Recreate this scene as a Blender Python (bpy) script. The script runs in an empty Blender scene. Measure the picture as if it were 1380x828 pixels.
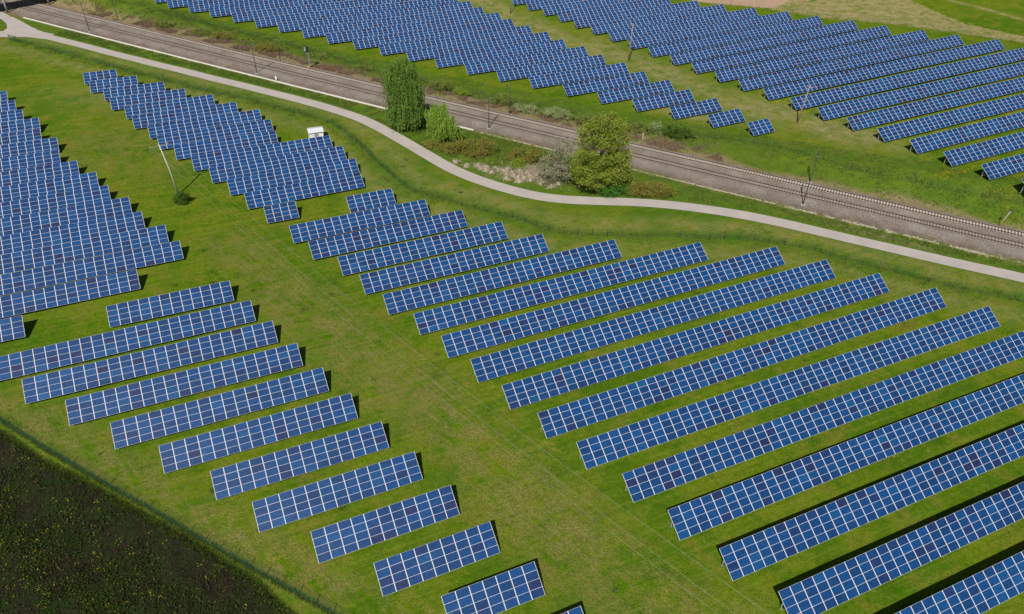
import bpy, math, random
import numpy as np
from mathutils import Matrix, Vector

R = math.radians
scene = bpy.context.scene
COL = scene.collection
random.seed(7)
rng = np.random.default_rng(11)

# ------------------------------------------------------------------ camera
cam_d = bpy.data.cameras.new('camera')
cam = bpy.data.objects.new('camera', cam_d)
COL.objects.link(cam)
PITCH, ROLL, CAM_H = 0.66026, 0.025029, 81.073
fw = Vector((0, math.cos(PITCH), -math.sin(PITCH)))
rt = Vector((1, 0, 0))
up = rt.cross(fw)
r2 = rt * math.cos(ROLL) + up * math.sin(ROLL)
u2 = up * math.cos(ROLL) - rt * math.sin(ROLL)
cam.matrix_world = Matrix(((r2.x, u2.x, -fw.x, 0), (r2.y, u2.y, -fw.y, 0), (r2.z, u2.z, -fw.z, CAM_H), (0, 0, 0, 1)))
cam_d.sensor_width = 36
cam_d.lens = 36 * 1006.63 / 1380
cam_d.clip_start = 1
cam_d.clip_end = 12000
scene.camera = cam

# ------------------------------------------------------------------ light
SUN_EL, SHADOW_AZ = R(48.6), R(77.0)          # shadows run towards SHADOW_AZ (counter-clockwise from +X)
world = bpy.data.worlds.new('World')
scene.world = world
world.use_nodes = True
wn = world.node_tree
bg = wn.nodes['Background']
sky = wn.nodes.new('ShaderNodeTexSky')
sky.sky_type = 'NISHITA'
sky.sun_disc = False
sky.sun_elevation = SUN_EL
to_sun = Vector((-math.cos(SHADOW_AZ), -math.sin(SHADOW_AZ), 0))
sky.sun_rotation = math.atan2(to_sun.x, to_sun.y)
sky.air_density = 1.0
sky.dust_density = 1.0
wn.links.new(sky.outputs[0], bg.inputs[0])
bg.inputs[1].default_value = 0.05
sd = bpy.data.lights.new('sun', 'SUN')
sd.energy = 5.0
sd.angle = R(0.5)
sd.color = (1.0, 0.96, 0.88)
sun = bpy.data.objects.new('sun', sd)
COL.objects.link(sun)
travel = Vector((math.cos(SHADOW_AZ) * math.cos(SUN_EL), math.sin(SHADOW_AZ) * math.cos(SUN_EL), -math.sin(SUN_EL)))
sun.rotation_euler = travel.to_track_quat('-Z', 'Y').to_euler()
sun.location = (0, 0, 200)
scene.view_settings.view_transform = 'Standard'
scene.view_settings.look = 'None'
scene.view_settings.exposure = -0.04
scene.view_settings.gamma = 1.0

# ------------------------------------------------------------------ helpers
def tag(o, label=None, cat=None, group=None, kind=None):
    if label: o['label'] = label
    if cat: o['category'] = cat
    if group: o['group'] = group
    if kind: o['kind'] = kind
    return o

def empty(name, loc, rz=0.0, ry=0.0):
    o = bpy.data.objects.new(name, None)
    o.empty_display_size = 0.3
    COL.objects.link(o)
    o.location = loc
    o.rotation_euler = (0, ry, rz)
    return o

def link_mesh(name, me, parent=None, loc=(0, 0, 0), rot=(0, 0, 0)):
    o = bpy.data.objects.new(name, me)
    COL.objects.link(o)
    o.parent = parent
    o.location = loc
    o.rotation_euler = rot
    return o

def np_mesh(name, v, f, mats=(), mi=None, smooth=False, uv=None, attrs=None):
    """v (n,3) floats, f (m,k) ints all of one size k"""
    v = np.asarray(v, dtype=np.float32); f = np.asarray(f, dtype=np.int32)
    me = bpy.data.meshes.new(name)
    me.vertices.add(len(v)); me.vertices.foreach_set('co', v.ravel())
    k = f.shape[1]
    me.loops.add(f.size); me.loops.foreach_set('vertex_index', f.ravel())
    me.polygons.add(len(f))
    me.polygons.foreach_set('loop_start', np.arange(0, f.size, k, dtype=np.int32))
    for m in mats: me.materials.append(m)
    if mi is not None: me.polygons.foreach_set('material_index', np.asarray(mi, dtype=np.int32))
    me.polygons.foreach_set('use_smooth', np.full(len(f), smooth))
    if uv is not None:
        l = me.uv_layers.new(name='UVMap'); l.data.foreach_set('uv', np.asarray(uv, dtype=np.float32).ravel())
    if attrs:
        for an, (dom, arr) in attrs.items():
            a = me.attributes.new(an, 'FLOAT', dom); a.data.foreach_set('value', np.asarray(arr, dtype=np.float32))
    me.update(calc_edges=True)
    me.validate()
    return me

class MB:
    """collects boxes, bars and tubes into one mesh"""
    def __init__(s): s.v = []; s.f = []
    def _add(s, v, f):
        b = len(s.v); s.v += [tuple(p) for p in v]; s.f += [tuple(b + i for i in q) for q in f]
    def box(s, x0, x1, y0, y1, z0, z1):
        s._add([(x0,y0,z0),(x1,y0,z0),(x1,y1,z0),(x0,y1,z0),(x0,y0,z1),(x1,y0,z1),(x1,y1,z1),(x0,y1,z1)],
               [(0,3,2,1),(4,5,6,7),(0,1,5,4),(1,2,6,5),(2,3,7,6),(3,0,4,7)])
    def bar(s, a, b, w, h=None):
        a = Vector(a); b = Vector(b); d = (b - a).normalized(); h = h or w
        x = d.cross(Vector((0, 0, 1)))
        if x.length < 1e-3: x = Vector((1, 0, 0))
        x.normalize(); y = x.cross(d)
        vs = []
        for p in (a, b):
            for i, j in ((-1,-1),(1,-1),(1,1),(-1,1)): vs.append(p + x * (i * w / 2) + y * (j * h / 2))
        s._add(vs, [(0,1,2,3),(4,7,6,5),(0,4,5,1),(1,5,6,2),(2,6,7,3),(3,7,4,0)])
    def tube(s, pts, rad, n=8):
        pts = [Vector(p) for p in pts]
        if not hasattr(rad, '__len__'): rad = [rad] * len(pts)
        base = len(s.v)
        for i, p in enumerate(pts):
            d = (pts[min(i + 1, len(pts) - 1)] - pts[max(i - 1, 0)]).normalized()
            x = d.cross(Vector((0.13, 0.97, 0.21))).normalized(); y = x.cross(d)
            for k in range(n):
                a = 2 * math.pi * k / n
                s.v.append(tuple(p + (x * math.cos(a) + y * math.sin(a)) * rad[i]))
        for i in range(len(pts) - 1):
            for k in range(n):
                a = base + i * n + k; b = base + i * n + (k + 1) % n
                s.f.append((a, b, b + n, a + n))
        s.f.append(tuple(base + k for k in range(n))[::-1])
        s.f.append(tuple(base + (len(pts) - 1) * n + k for k in range(n)))
    def poly(s, pts): s._add(pts, [tuple(range(len(pts)))])
    def mesh(s, name, mat, smooth=False):
        me = bpy.data.meshes.new(name); me.from_pydata(s.v, [], s.f); me.materials.append(mat)
        if smooth: me.polygons.foreach_set('use_smooth', [True] * len(me.polygons))
        me.update(); return me
    def build(s, name, mat, parent=None, loc=(0, 0, 0), rot=(0, 0, 0), smooth=False):
        return link_mesh(name, s.mesh(name, mat, smooth), parent, loc, rot)

def blend(d, a, b):
    t = np.clip((d - a) / (b - a), 0, 1); return t * t * (3 - 2 * t)

def slope_T(x, y):
    x = np.clip(x, -190, 230); y = np.clip(y, 60, 330)
    X = (x - 50) / 100; Y = (y - 200) / 100
    return 0.652 + 3.1749 * X - 0.7486 * Y + 1.3731 * X * X - 1.413 * X * Y + 2.4201 * Y * Y

def rail_curve(x):
    return -0.5 + 1.4 * np.clip((x + 32) / 138, -1.15, 1.15) ** 2

def rail_d(x, y):
    """distance north of the nearer track's centre line"""
    return (y + 0.5033 * x - 180.7 - rail_curve(x)) * 0.893

def ground_z(x, y):
    t = blend(rail_d(x, y), 7.8, 19.0)
    return -0.6 + slope_T(x, y) * t

def gz(x, y): return float(ground_z(np.float64(x), np.float64(y)))

def pl_dist(px, py, pl):
    """distance of points to a polyline"""
    best = np.full(px.shape, 1e9)
    for (ax, ay), (bx, by) in zip(pl[:-1], pl[1:]):
        dx, dy = bx - ax, by - ay; L2 = dx * dx + dy * dy
        t = np.clip(((px - ax) * dx + (py - ay) * dy) / L2, 0, 1)
        best = np.minimum(best, np.hypot(px - ax - t * dx, py - ay - t * dy))
    return best

def in_poly(px, py, poly):
    ins = np.zeros(px.shape, bool); n = len(poly); j = n - 1
    for i in range(n):
        xi, yi = poly[i]; xj, yj = poly[j]
        if yi != yj:
            c = ((yi > py) != (yj > py)) & (px < (xj - xi) * (py - yi) / (yj - yi) + xi); ins ^= c
        j = i
    return ins

# ------------------------------------------------------------------ materials
def new_mat(name):
    m = bpy.data.materials.new(name); m.use_nodes = True
    nt = m.node_tree; b = nt.nodes['Principled BSDF']
    return m, nt, b

def N(nt, t, **kw):
    n = nt.nodes.new(t)
    for k, v in kw.items():
        if k.startswith('i_'): n.inputs[int(k[2:])].default_value = v
        else: setattr(n, k, v)
    return n

def noise(nt, vec, scale, detail=4, rough=0.6, dist=0.0):
    n = N(nt, 'ShaderNodeTexNoise')
    n.inputs['Scale'].default_value = scale; n.inputs['Detail'].default_value = detail
    n.inputs['Roughness'].default_value = rough; n.inputs['Distortion'].default_value = dist
    nt.links.new(vec, n.inputs['Vector']); return n.outputs['Fac']

def remap(nt, sock, a, b, c=0.0, d=1.0):
    n = N(nt, 'ShaderNodeMapRange'); nt.links.new(sock, n.inputs[0])
    for i, v in enumerate((a, b, c, d)): n.inputs[i + 1].default_value = v
    return n.outputs[0]

def mth(nt, op, a, b=None):
    n = N(nt, 'ShaderNodeMath', operation=op)
    for i, s in enumerate((a, b)):
        if s is None: continue
        if isinstance(s, (int, float)): n.inputs[i].default_value = s
        else: nt.links.new(s, n.inputs[i])
    return n.outputs[0]

def mixc(nt, fac, a, b, mode='MIX'):
    n = N(nt, 'ShaderNodeMix', data_type='RGBA', blend_type=mode)
    if isinstance(fac, (int, float)): n.inputs[0].default_value = fac
    else: nt.links.new(fac, n.inputs[0])
    for i, s in ((6, a), (7, b)):
        if isinstance(s, tuple): n.inputs[i].default_value = (*s, 1)
        else: nt.links.new(s, n.inputs[i])
    return n.outputs[2]

def attr(nt, name):
    n = N(nt, 'ShaderNodeAttribute', attribute_name=name); return n.outputs['Fac']

def coords(nt): return N(nt, 'ShaderNodeTexCoord').outputs['Object']
def wpos(nt): return N(nt, 'ShaderNodeNewGeometry').outputs['Position']

def bump(nt, b, h, strength, dist):
    n = N(nt, 'ShaderNodeBump'); n.inputs['Strength'].default_value = strength; n.inputs['Distance'].default_value = dist
    nt.links.new(h, n.inputs['Height']); nt.links.new(n.outputs[0], b.inputs['Normal'])

def plain(name, col, rough=0.7, metal=0.0, var=0.15, scale=3.0, spec=0.3):
    m, nt, b = new_mat(name)
    p = wpos(nt); f = noise(nt, p, scale, 5)
    c = mixc(nt, remap(nt, f, 0.3, 0.7), tuple(x * (1 - var) for x in col), tuple(min(1, x * (1 + var)) for x in col))
    nt.links.new(c, b.inputs['Base Color'])
    b.inputs['Roughness'].default_value = rough; b.inputs['Metallic'].default_value = metal
    b.inputs['Specular IOR Level'].default_value = spec
    return m

def grass_mat(name, tanfield=False):
    m, nt, b = new_mat(name)
    p = wpos(nt)
    big = noise(nt, p, 0.045, 5, 0.6, 0.6)
    mid = noise(nt, p, 0.22, 6, 0.65, 0.4)
    sm = noise(nt, p, 1.3, 7, 0.7, 0.2)
    fine = noise(nt, p, 5.5, 5, 0.75)
    c = mixc(nt, remap(nt, big, 0.42, 0.58), (0.060, 0.138, 0.003), (0.112, 0.168, 0.005))
    c = mixc(nt, remap(nt, mid, 0.50, 0.68), c, (0.155, 0.150, 0.020))
    c = mixc(nt, remap(nt, mid, 0.49, 0.36, 0, 0.8), c, (0.045, 0.112, 0.003))
    c = mixc(nt, mth(nt, 'MULTIPLY', remap(nt, sm, 0.52, 0.64), 0.6), c, (0.050, 0.105, 0.006))
    c = mixc(nt, mth(nt, 'MULTIPLY', remap(nt, sm, 0.46, 0.34), 0.5), c, (0.190, 0.190, 0.033))
    # mowing streaks along the rows, wheel streaks along the aisle
    def streak(ang, along, across):
        mp = N(nt, 'ShaderNodeMapping'); mp.vector_type = 'TEXTURE'
        mp.inputs['Rotation'].default_value = (0, 0, ang); mp.inputs['Scale'].default_value = (along, across, 1)
        nt.links.new(p, mp.inputs['Vector']); return noise(nt, mp.outputs[0], 1.0, 4, 0.6, 0.1)
    st = streak(0.434, 14.0, 0.55)
    c = mixc(nt, mth(nt, 'MULTIPLY', remap(nt, st, 0.50, 0.66), 0.45), c, (0.150, 0.190, 0.018))
    c = mixc(nt, mth(nt, 'MULTIPLY', remap(nt, st, 0.48, 0.34), 0.40), c, (0.050, 0.115, 0.004))
    # worn, mossy ground in the service aisle
    ws = streak(-0.80, 9.0, 0.5)
    worn = mth(nt, 'MULTIPLY', attr(nt, 'worn'), remap(nt, mth(nt, 'ADD', mth(nt, 'MULTIPLY', noise(nt, p, 0.35, 7, 0.72, 0.6), 0.65), mth(nt, 'MULTIPLY', ws, 0.35)), 0.41, 0.58))
    wc = mixc(nt, remap(nt, fine, 0.35, 0.65), (0.110, 0.092, 0.022), (0.270, 0.230, 0.085))
    c = mixc(nt, mth(nt, 'MULTIPLY', worn, 0.85), c, wc)
    yl = remap(nt, noise(nt, p, 0.16, 7, 0.75, 0.8), 0.60, 0.68)
    c = mixc(nt, mth(nt, 'MULTIPLY', yl, 0.55), c, mixc(nt, remap(nt, fine, 0.4, 0.6), (0.15, 0.15, 0.02), (0.30, 0.28, 0.06)))
    # dry pale grass
    tn = mth(nt, 'MULTIPLY', attr(nt, 'tan'), remap(nt, noise(nt, p, 0.3, 8, 0.75, 0.6), 0.36, 0.56))
    tc = mixc(nt, remap(nt, sm, 0.35, 0.65), (0.22, 0.185, 0.075), (0.36, 0.295, 0.155))
    c = mixc(nt, tn, c, tc)
    # lush uncut strips
    ls = mth(nt, 'MULTIPLY', attr(nt, 'lush'), remap(nt, noise(nt, p, 0.6, 6, 0.7, 0.5), 0.25, 0.50))
    lc = mixc(nt, remap(nt, sm, 0.35, 0.62), (0.040, 0.095, 0.012), (0.105, 0.165, 0.022))
    c = mixc(nt, ls, c, lc)
    # bare brown earth with litter
    dt = mth(nt, 'MULTIPLY', attr(nt, 'dirt'), remap(nt, noise(nt, p, 0.7, 8, 0.75, 0.8), 0.38, 0.52))
    dc = mixc(nt, remap(nt, fine, 0.3, 0.7), (0.15, 0.095, 0.060), (0.36, 0.26, 0.175))
    c = mixc(nt, dt, c, dc)
    pk = mth(nt, 'MULTIPLY', attr(nt, 'pink'), remap(nt, sm, 0.25, 0.45, 0.7, 1.0))
    c = mixc(nt, pk, c, mixc(nt, remap(nt, mid, 0.3, 0.7), (0.36, 0.24, 0.165), (0.43, 0.31, 0.22)))
    # fine mottling of blades
    c = mixc(nt, 1.0, c, mixc(nt, remap(nt, fine, 0.25, 0.75), (0.50, 0.52, 0.45), (1.50, 1.48, 1.55)), 'MULTIPLY')
    fine2 = noise(nt, p, 17.0, 3, 0.7)
    c = mixc(nt, 1.0, c, mixc(nt, remap(nt, fine2, 0.25, 0.75), (0.6, 0.6, 0.6), (1.4, 1.4, 1.4)), 'MULTIPLY')
    nt.links.new(c, b.inputs['Base Color'])
    b.inputs['Roughness'].default_value = 1.0; b.inputs['Specular IOR Level'].default_value = 0.0
    h = mth(nt, 'ADD', mth(nt, 'MULTIPLY', fine, 0.6), mth(nt, 'MULTIPLY', sm, 1.2))
    bump(nt, b, h, 0.8, 0.16)
    return m

def leaf_mat(name, c0, c1, c2=None, rough=0.6):
    """leaves: each face carries a random tint"""
    m, nt, b = new_mat(name)
    t = attr(nt, 'tint')
    c = mixc(nt, t, c0, c1)
    if c2: c = mixc(nt, remap(nt, noise(nt, wpos(nt), 0.55, 3), 0.5, 0.62), c, c2)
    nt.links.new(c, b.inputs['Base Color'])
    b.inputs['Roughness'].default_value = rough; b.inputs['Specular IOR Level'].default_value = 0.2
    tr = N(nt, 'ShaderNodeBsdfTranslucent'); nt.links.new(c, tr.inputs[0])
    mx = N(nt, 'ShaderNodeMixShader'); mx.inputs[0].default_value = 0.3
    nt.links.new(b.outputs[0], mx.inputs[1]); nt.links.new(tr.outputs[0], mx.inputs[2])
    nt.links.new(mx.outputs[0], nt.nodes['Material Output'].inputs['Surface'])
    return m

def panel_mat():
    m, nt, b = new_mat('solar_glass')
    uv = N(nt, 'ShaderNodeUVMap').outputs[0]
    merged = attr(nt, 'merged'); tint = attr(nt, 'tint')
    oi = N(nt, 'ShaderNodeObjectInfo').outputs['Random']
    r = N(nt, 'ShaderNodeMix', data_type='FLOAT')
    nt.links.new(merged, r.inputs[0]); nt.links.new(oi, r.inputs[2]); nt.links.new(tint, r.inputs[3])
    r = r.outputs[0]
    r2 = mth(nt, 'FRACT', mth(nt, 'MULTIPLY', r, 17.31))
    # module tint: most mid blue, some purple and some darker or greener blue
    base = mixc(nt, r2, (0.0008, 0.032, 0.118), (0.0010, 0.048, 0.172))
    base = mixc(nt, remap(nt, r, 0.82, 1.0), base, (0.007, 0.021, 0.092))
    base = mixc(nt, remap(nt, r, 0.12, 0.0), base, (0.002, 0.062, 0.190))
    base = mixc(nt, mth(nt, 'MULTIPLY', remap(nt, r, 0.965, 0.99), 0.3), base, (0.014, 0.013, 0.045))
    # cells 10 x 6
    sc = N(nt, 'ShaderNodeVectorMath', operation='MULTIPLY'); nt.links.new(uv, sc.inputs[0]); sc.inputs[1].default_value = (10, 6, 1)
    fl = N(nt, 'ShaderNodeVectorMath', operation='FLOOR'); nt.links.new(sc.outputs[0], fl.inputs[0])
    ad = N(nt, 'ShaderNodeVectorMath', operation='ADD'); nt.links.new(fl.outputs[0], ad.inputs[0])
    cb = N(nt, 'ShaderNodeCombineXYZ'); nt.links.new(mth(nt, 'MULTIPLY', r, 91.7), cb.inputs[2]); nt.links.new(cb.outputs[0], ad.inputs[1])
    wnz = N(nt, 'ShaderNodeTexWhiteNoise', noise_dimensions='3D'); nt.links.new(ad.outputs[0], wnz.inputs[0])
    base = mixc(nt, 1.0, base, mixc(nt, wnz.outputs[0], (0.70, 0.74, 0.78), (1.30, 1.26, 1.22)), 'MULTIPLY')
    fr = N(nt, 'ShaderNodeVectorMath', operation='FRACTION'); nt.links.new(sc.outputs[0], fr.inputs[0])
    sp = N(nt, 'ShaderNodeSeparateXYZ'); nt.links.new(fr.outputs[0], sp.inputs[0])
    def line(s, w):
        a = mth(nt, 'ABSOLUTE', mth(nt, 'SUBTRACT', s, 0.5)); return mth(nt, 'GREATER_THAN', a, 0.5 - w)
    g = mth(nt, 'MAXIMUM', line(sp.outputs[0], 0.020), line(sp.outputs[1], 0.020))
    bus = mth(nt, 'LESS_THAN', mth(nt, 'ABSOLUTE', mth(nt, 'SUBTRACT', mth(nt, 'ABSOLUTE', mth(nt, 'SUBTRACT', sp.outputs[1], 0.5)), 0.2)), 0.012)
    base = mixc(nt, mth(nt, 'MULTIPLY', g, 0.12), base, (0.30, 0.34, 0.42))
    base = mixc(nt, mth(nt, 'MULTIPLY', bus, 0.12), base, (0.30, 0.34, 0.42))
    # dust film, a touch heavier towards the lower edge
    du = noise(nt, wpos(nt), 0.8, 4)
    base = mixc(nt, remap(nt, du, 0.35, 0.75, 0.0, 0.015), base, (0.30, 0.30, 0.32))
    nt.links.new(base, b.inputs['Base Color'])
    b.inputs['Roughness'].default_value = 0.42
    b.inputs['IOR'].default_value = 1.5
    b.inputs['Specular IOR Level'].default_value = 0.22
    return m

M = {}
M['grass'] = grass_mat('meadow_grass')
M['panel'] = panel_mat()
M['alu'] = plain('white_aluminium', (0.76, 0.76, 0.78), 0.45, 0.0, 0.05, 2.0, 0.5)
M['steel'] = plain('galvanised_steel', (0.42, 0.47, 0.47), 0.5, 0.3, 0.15)
M['dark_steel'] = plain('dark_mast_steel', (0.055, 0.058, 0.055), 0.7, 0.0, 0.3)
M['grey_steel'] = plain('grey_painted_steel', (0.26, 0.29, 0.31), 0.5)
M['wood'] = plain('weathered_wood', (0.30, 0.235, 0.18), 0.9, 0, 0.3, 6)
M['pale_pole'] = plain('pale_concrete_pole', (0.46, 0.42, 0.38), 0.85, 0, 0.12, 4)
M['wire'] = plain('bare_aluminium_wire', (0.42, 0.42, 0.38), 0.4)
M['green_fence'] = plain('green_coated_wire', (0.018, 0.075, 0.050), 0.6, 0, 0.25, 2)
M['white_paint'] = plain('white_render', (0.80, 0.79, 0.77), 0.7, 0, 0.04, 1)
M['roof'] = plain('pale_grey_roof_sheet', (0.62, 0.63, 0.68), 0.55, 0, 0.06, 1.5)
M['door_grey'] = plain('grey_door_paint', (0.30, 0.30, 0.34), 0.6)
M['plinth'] = plain('concrete', (0.36, 0.34, 0.32), 0.9, 0, 0.2, 4)
M['bark'] = plain('bark', (0.14, 0.105, 0.075), 0.95, 0, 0.4, 8)
M['rust'] = plain('rusty_rail_steel', (0.065, 0.038, 0.030), 0.65, 0.0, 0.3, 3)
M['sleeper_c'] = plain('concrete_sleeper', (0.50, 0.435, 0.37), 0.9, 0, 0.2, 2)
M['sleeper_w'] = plain('stained_sleeper', (0.33, 0.27, 0.23), 0.9, 0, 0.25, 2)
M['white_sign'] = plain('white_sign_paint', (0.80, 0.80, 0.80), 0.6, 0, 0.03)
M['black'] = plain('black_paint', (0.02, 0.02, 0.02), 0.6)
M['yellow'] = plain('yellow_petals', (0.75, 0.58, 0.015), 0.8, 0, 0.2, 4)
M['orange'] = plain('orange_paint', (0.75, 0.33, 0.03), 0.6)
M['stone'] = plain('pale_limestone', (0.42, 0.38, 0.30), 0.9, 0, 0.25, 3)

def asphalt_mat():
    m, nt, b = new_mat('pale_path_asphalt')
    p = wpos(nt)
    c = mixc(nt, remap(nt, noise(nt, p, 0.25, 5, 0.6), 0.3, 0.7), (0.375, 0.335, 0.308), (0.440, 0.393, 0.362))
    c = mixc(nt, 1.0, c, mixc(nt, noise(nt, p, 7, 4, 0.8), (0.8, 0.8, 0.8), (1.2, 1.2, 1.2)), 'MULTIPLY')
    c = mixc(nt, remap(nt, noise(nt, p, 0.9, 5, 0.7, 1.0), 0.62, 0.72, 0, 0.3), c, (0.22, 0.20, 0.185))
    nt.links.new(c, b.inputs['Base Color']); b.inputs['Roughness'].default_value = 0.9
    b.inputs['Specular IOR Level'].default_value = 0.2
    return m
M['asphalt'] = asphalt_mat()

def ballast_mat():
    m, nt, b = new_mat('railway_ballast')
    p = wpos(nt)
    v = N(nt, 'ShaderNodeTexVoronoi'); v.inputs['Scale'].default_value = 7.0; nt.links.new(p, v.inputs['Vector'])
    c = mixc(nt, remap(nt, noise(nt, p, 0.18, 4, 0.6), 0.35, 0.65), (0.205, 0.172, 0.143), (0.285, 0.248, 0.215))
    c = mixc(nt, 1.0, c, mixc(nt, v.outputs['Color'], (0.55, 0.55, 0.55), (1.45, 1.45, 1.45)), 'MULTIPLY')
    c = mixc(nt, 1.0, c, mixc(nt, remap(nt, noise(nt, p, 3.0, 4, 0.8), 0.3, 0.7), (0.72, 0.71, 0.70), (1.28, 1.28, 1.28)), 'MULTIPLY')
    c = mixc(nt, mth(nt, 'MULTIPLY', attr(nt, 'stain'), remap(nt, noise(nt, p, 0.8, 5, 0.7), 0.35, 0.6, 0.35, 1)), c, (0.125, 0.088, 0.066))
    nt.links.new(c, b.inputs['Base Color']); b.inputs['Roughness'].default_value = 0.95
    b.inputs['Specular IOR Level'].default_value = 0.1
    bump(nt, b, v.outputs['Distance'], 0.8, 0.08)
    return m
M['ballast'] = ballast_mat()

def field_mat():
    m, nt, b = new_mat('dark_ploughed_soil')
    p = wpos(nt)
    c = mixc(nt, remap(nt, noise(nt, p, 0.6, 6, 0.7), 0.35, 0.65), (0.013, 0.010, 0.006), (0.032, 0.025, 0.015))
    c = mixc(nt, remap(nt, noise(nt, p, 0.25, 7, 0.75, 0.6), 0.40, 0.60, 0, 0.9), c, (0.018, 0.034, 0.007))
    c = mixc(nt, 1.0, c, mixc(nt, remap(nt, noise(nt, p, 6, 4, 0.8), 0.3, 0.7), (0.5, 0.5, 0.5), (1.5, 1.5, 1.5)), 'MULTIPLY')
    nt.links.new(c, b.inputs['Base Color']); b.inputs['Roughness'].default_value = 0.95
    b.inputs['Specular IOR Level'].default_value = 0.1
    bump(nt, b, noise(nt, p, 3, 6, 0.7), 1.0, 0.2)
    return m
M['field'] = field_mat()

# ------------------------------------------------------------------ survey of the place, metres
PATH_N = [(-154.64, 244.59), (-126.09, 229.58), (-104.76, 218.84), (-80.34, 207.17), (-65.56, 200.04), (-51.56, 192.98), (-40.58, 186.19), (-38.1, 183.97), (-24.84, 170.25), (-15.47, 159.83), (-8.41, 153.64), (-0.68, 149.24), (5.55, 146.57), (11.68, 145.49), (22.32, 145.36), (30.52, 145.35), (40.1, 143.97), (47.76, 141.79), (54.39, 139.4), (68.21, 133.11), (81.29, 127.42), (99.08, 119.95)]
PATH_S = [(-157.91, 240.13), (-153.3, 239.68), (-140.65, 233.35), (-124.04, 224.9), (-103.33, 215.08), (-87.01, 206.72), (-72.77, 199.95), (-57.9, 192.58), (-39.56, 181.15), (-37.24, 178.7), (-23.64, 164.62), (-19.05, 157.94), (-13.05, 152.97), (-6.07, 148.41), (-0.62, 145.43), (5.5, 143.05), (11.53, 141.97), (21.99, 141.85), (30.03, 141.71), (39.38, 139.97), (46.93, 138.03), (53.47, 135.78), (67.08, 129.71), (79.78, 123.76), (97.17, 116.32)]
SPUR_E = [(-154.64, 244.59), (-160.94, 248.88), (-168.97, 255.88), (-177.19, 262.89), (-187.65, 271.56)]
SPUR_W = [(-167.48, 241.96), (-166.34, 243.46), (-167.1, 247.93), (-171.01, 253.16), (-175.36, 258.05), (-186.3, 265.54)]
PATH_W = [(-183.15, 244.1), (-167.56, 242.1)]
PATH_WS = [(-180.17, 239.16), (-165.5, 238.39), (-161.86, 239.54), (-157.91, 240.13)]
TROUGH = [(-162.77, 256.63), (-122.89, 235.64), (-76.1, 211.6), (-39.63, 193.27), (-35.24, 190.85), (-25.69, 186.14), (-22.62, 184.3), (-14.41, 180.28), (-9.5, 177.66), (-2.51, 174.92), (7.12, 170.81), (25.07, 160.5), (33.71, 156.33), (41.52, 151.83), (55.93, 145.41), (66.64, 140.37), (79.94, 133.52), (89.25, 128.47), (100.97, 123.53)]
FENCE_PATH = [(-159.31, 235.72), (-153.03, 232.7), (-144.0, 228.6), (-134.62, 223.36), (-113.05, 212.2), (-93.2, 202.13), (-70.72, 192.78), (-52.53, 183.19), (-47.63, 180.26), (-43.13, 174.73), (-37.0, 166.28), (-32.85, 159.45), (-27.77, 152.01), (-23.68, 146.36), (-21.73, 145.12), (-18.92, 144.11), (-16.31, 143.1), (-13.61, 141.78), (-11.08, 140.16), (-6.22, 137.75), (-2.04, 135.97), (1.57, 134.64), (4.27, 132.42), (7.05, 130.82), (9.11, 130.2), (11.67, 129.62), (14.58, 129.47), (17.41, 129.38), (20.37, 129.51), (23.39, 129.46), (26.29, 129.59), (29.34, 129.73), (32.41, 130.02), (35.39, 129.65), (38.23, 129.44), (41.41, 129.45), (44.62, 129.6), (48.04, 129.34), (53.72, 127.94), (59.14, 126.55), (67.31, 121.71), (73.0, 119.14), (76.26, 117.8), (81.75, 114.95), (84.66, 113.38), (91.48, 111.37), (98.6, 108.76)]
FENCE_FIELD = [(-80.52, 77.85), (-74.52, 75.03), (-69.46, 72.15), (-65.0, 69.66), (-61.14, 67.63), (-51.82, 62.71), (-46.25, 59.89), (-41.43, 57.3), (-37.94, 55.42), (-32.98, 52.92), (-30.28, 51.46), (-25.64, 49.12), (-19.53, 45.99), (-13.2, 42.71)]
FIELD_EDGE = [(-81.52, 75.83), (-73.16, 72.6), (-67.47, 69.3), (-65.12, 67.77), (-58.9, 65.11), (-49.26, 60.15), (-40.45, 55.89), (-29.86, 49.98), (-25.14, 46.12), (-20.81, 43.2)]
FENCE_RAIL = [(-128.96, 266.6), (-85.93, 245.88), (-66.68, 235.86), (-39.47, 218.86), (-20.78, 208.05), (0.64, 197.13), (31.57, 182.25), (61.97, 170.4), (69.55, 165.39), (77.92, 158.45), (88.74, 152.42), (97.21, 147.93), (106.32, 143.58), (114.31, 139.4)]
FENCE_FAR = [(71.41, 288.95), (90.1, 281.6), (109.01, 270.44), (124.6, 265.31), (136.66, 259.12), (143.32, 254.07), (151.02, 247.89), (161.11, 242.28), (169.07, 235.85)]
PINK = [(45.7, 304.26), (66.71, 290.22), (90.3, 282.42), (94.83, 284.4), (105.55, 298.81)]
TAN = [(90.1, 281.6), (109.01, 270.44), (124.6, 265.31), (143.63, 254.8), (164.78, 240.5), (166.94, 244.59), (151.76, 262.61), (143.79, 289.82), (139.02, 302.73), (104.64, 300.63), (93.28, 283.6)]
TRACK = [(155.23, 297.94), (158.14, 288.72), (165.91, 276.81), (172.56, 264.63), (179.74, 255.2)]

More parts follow.
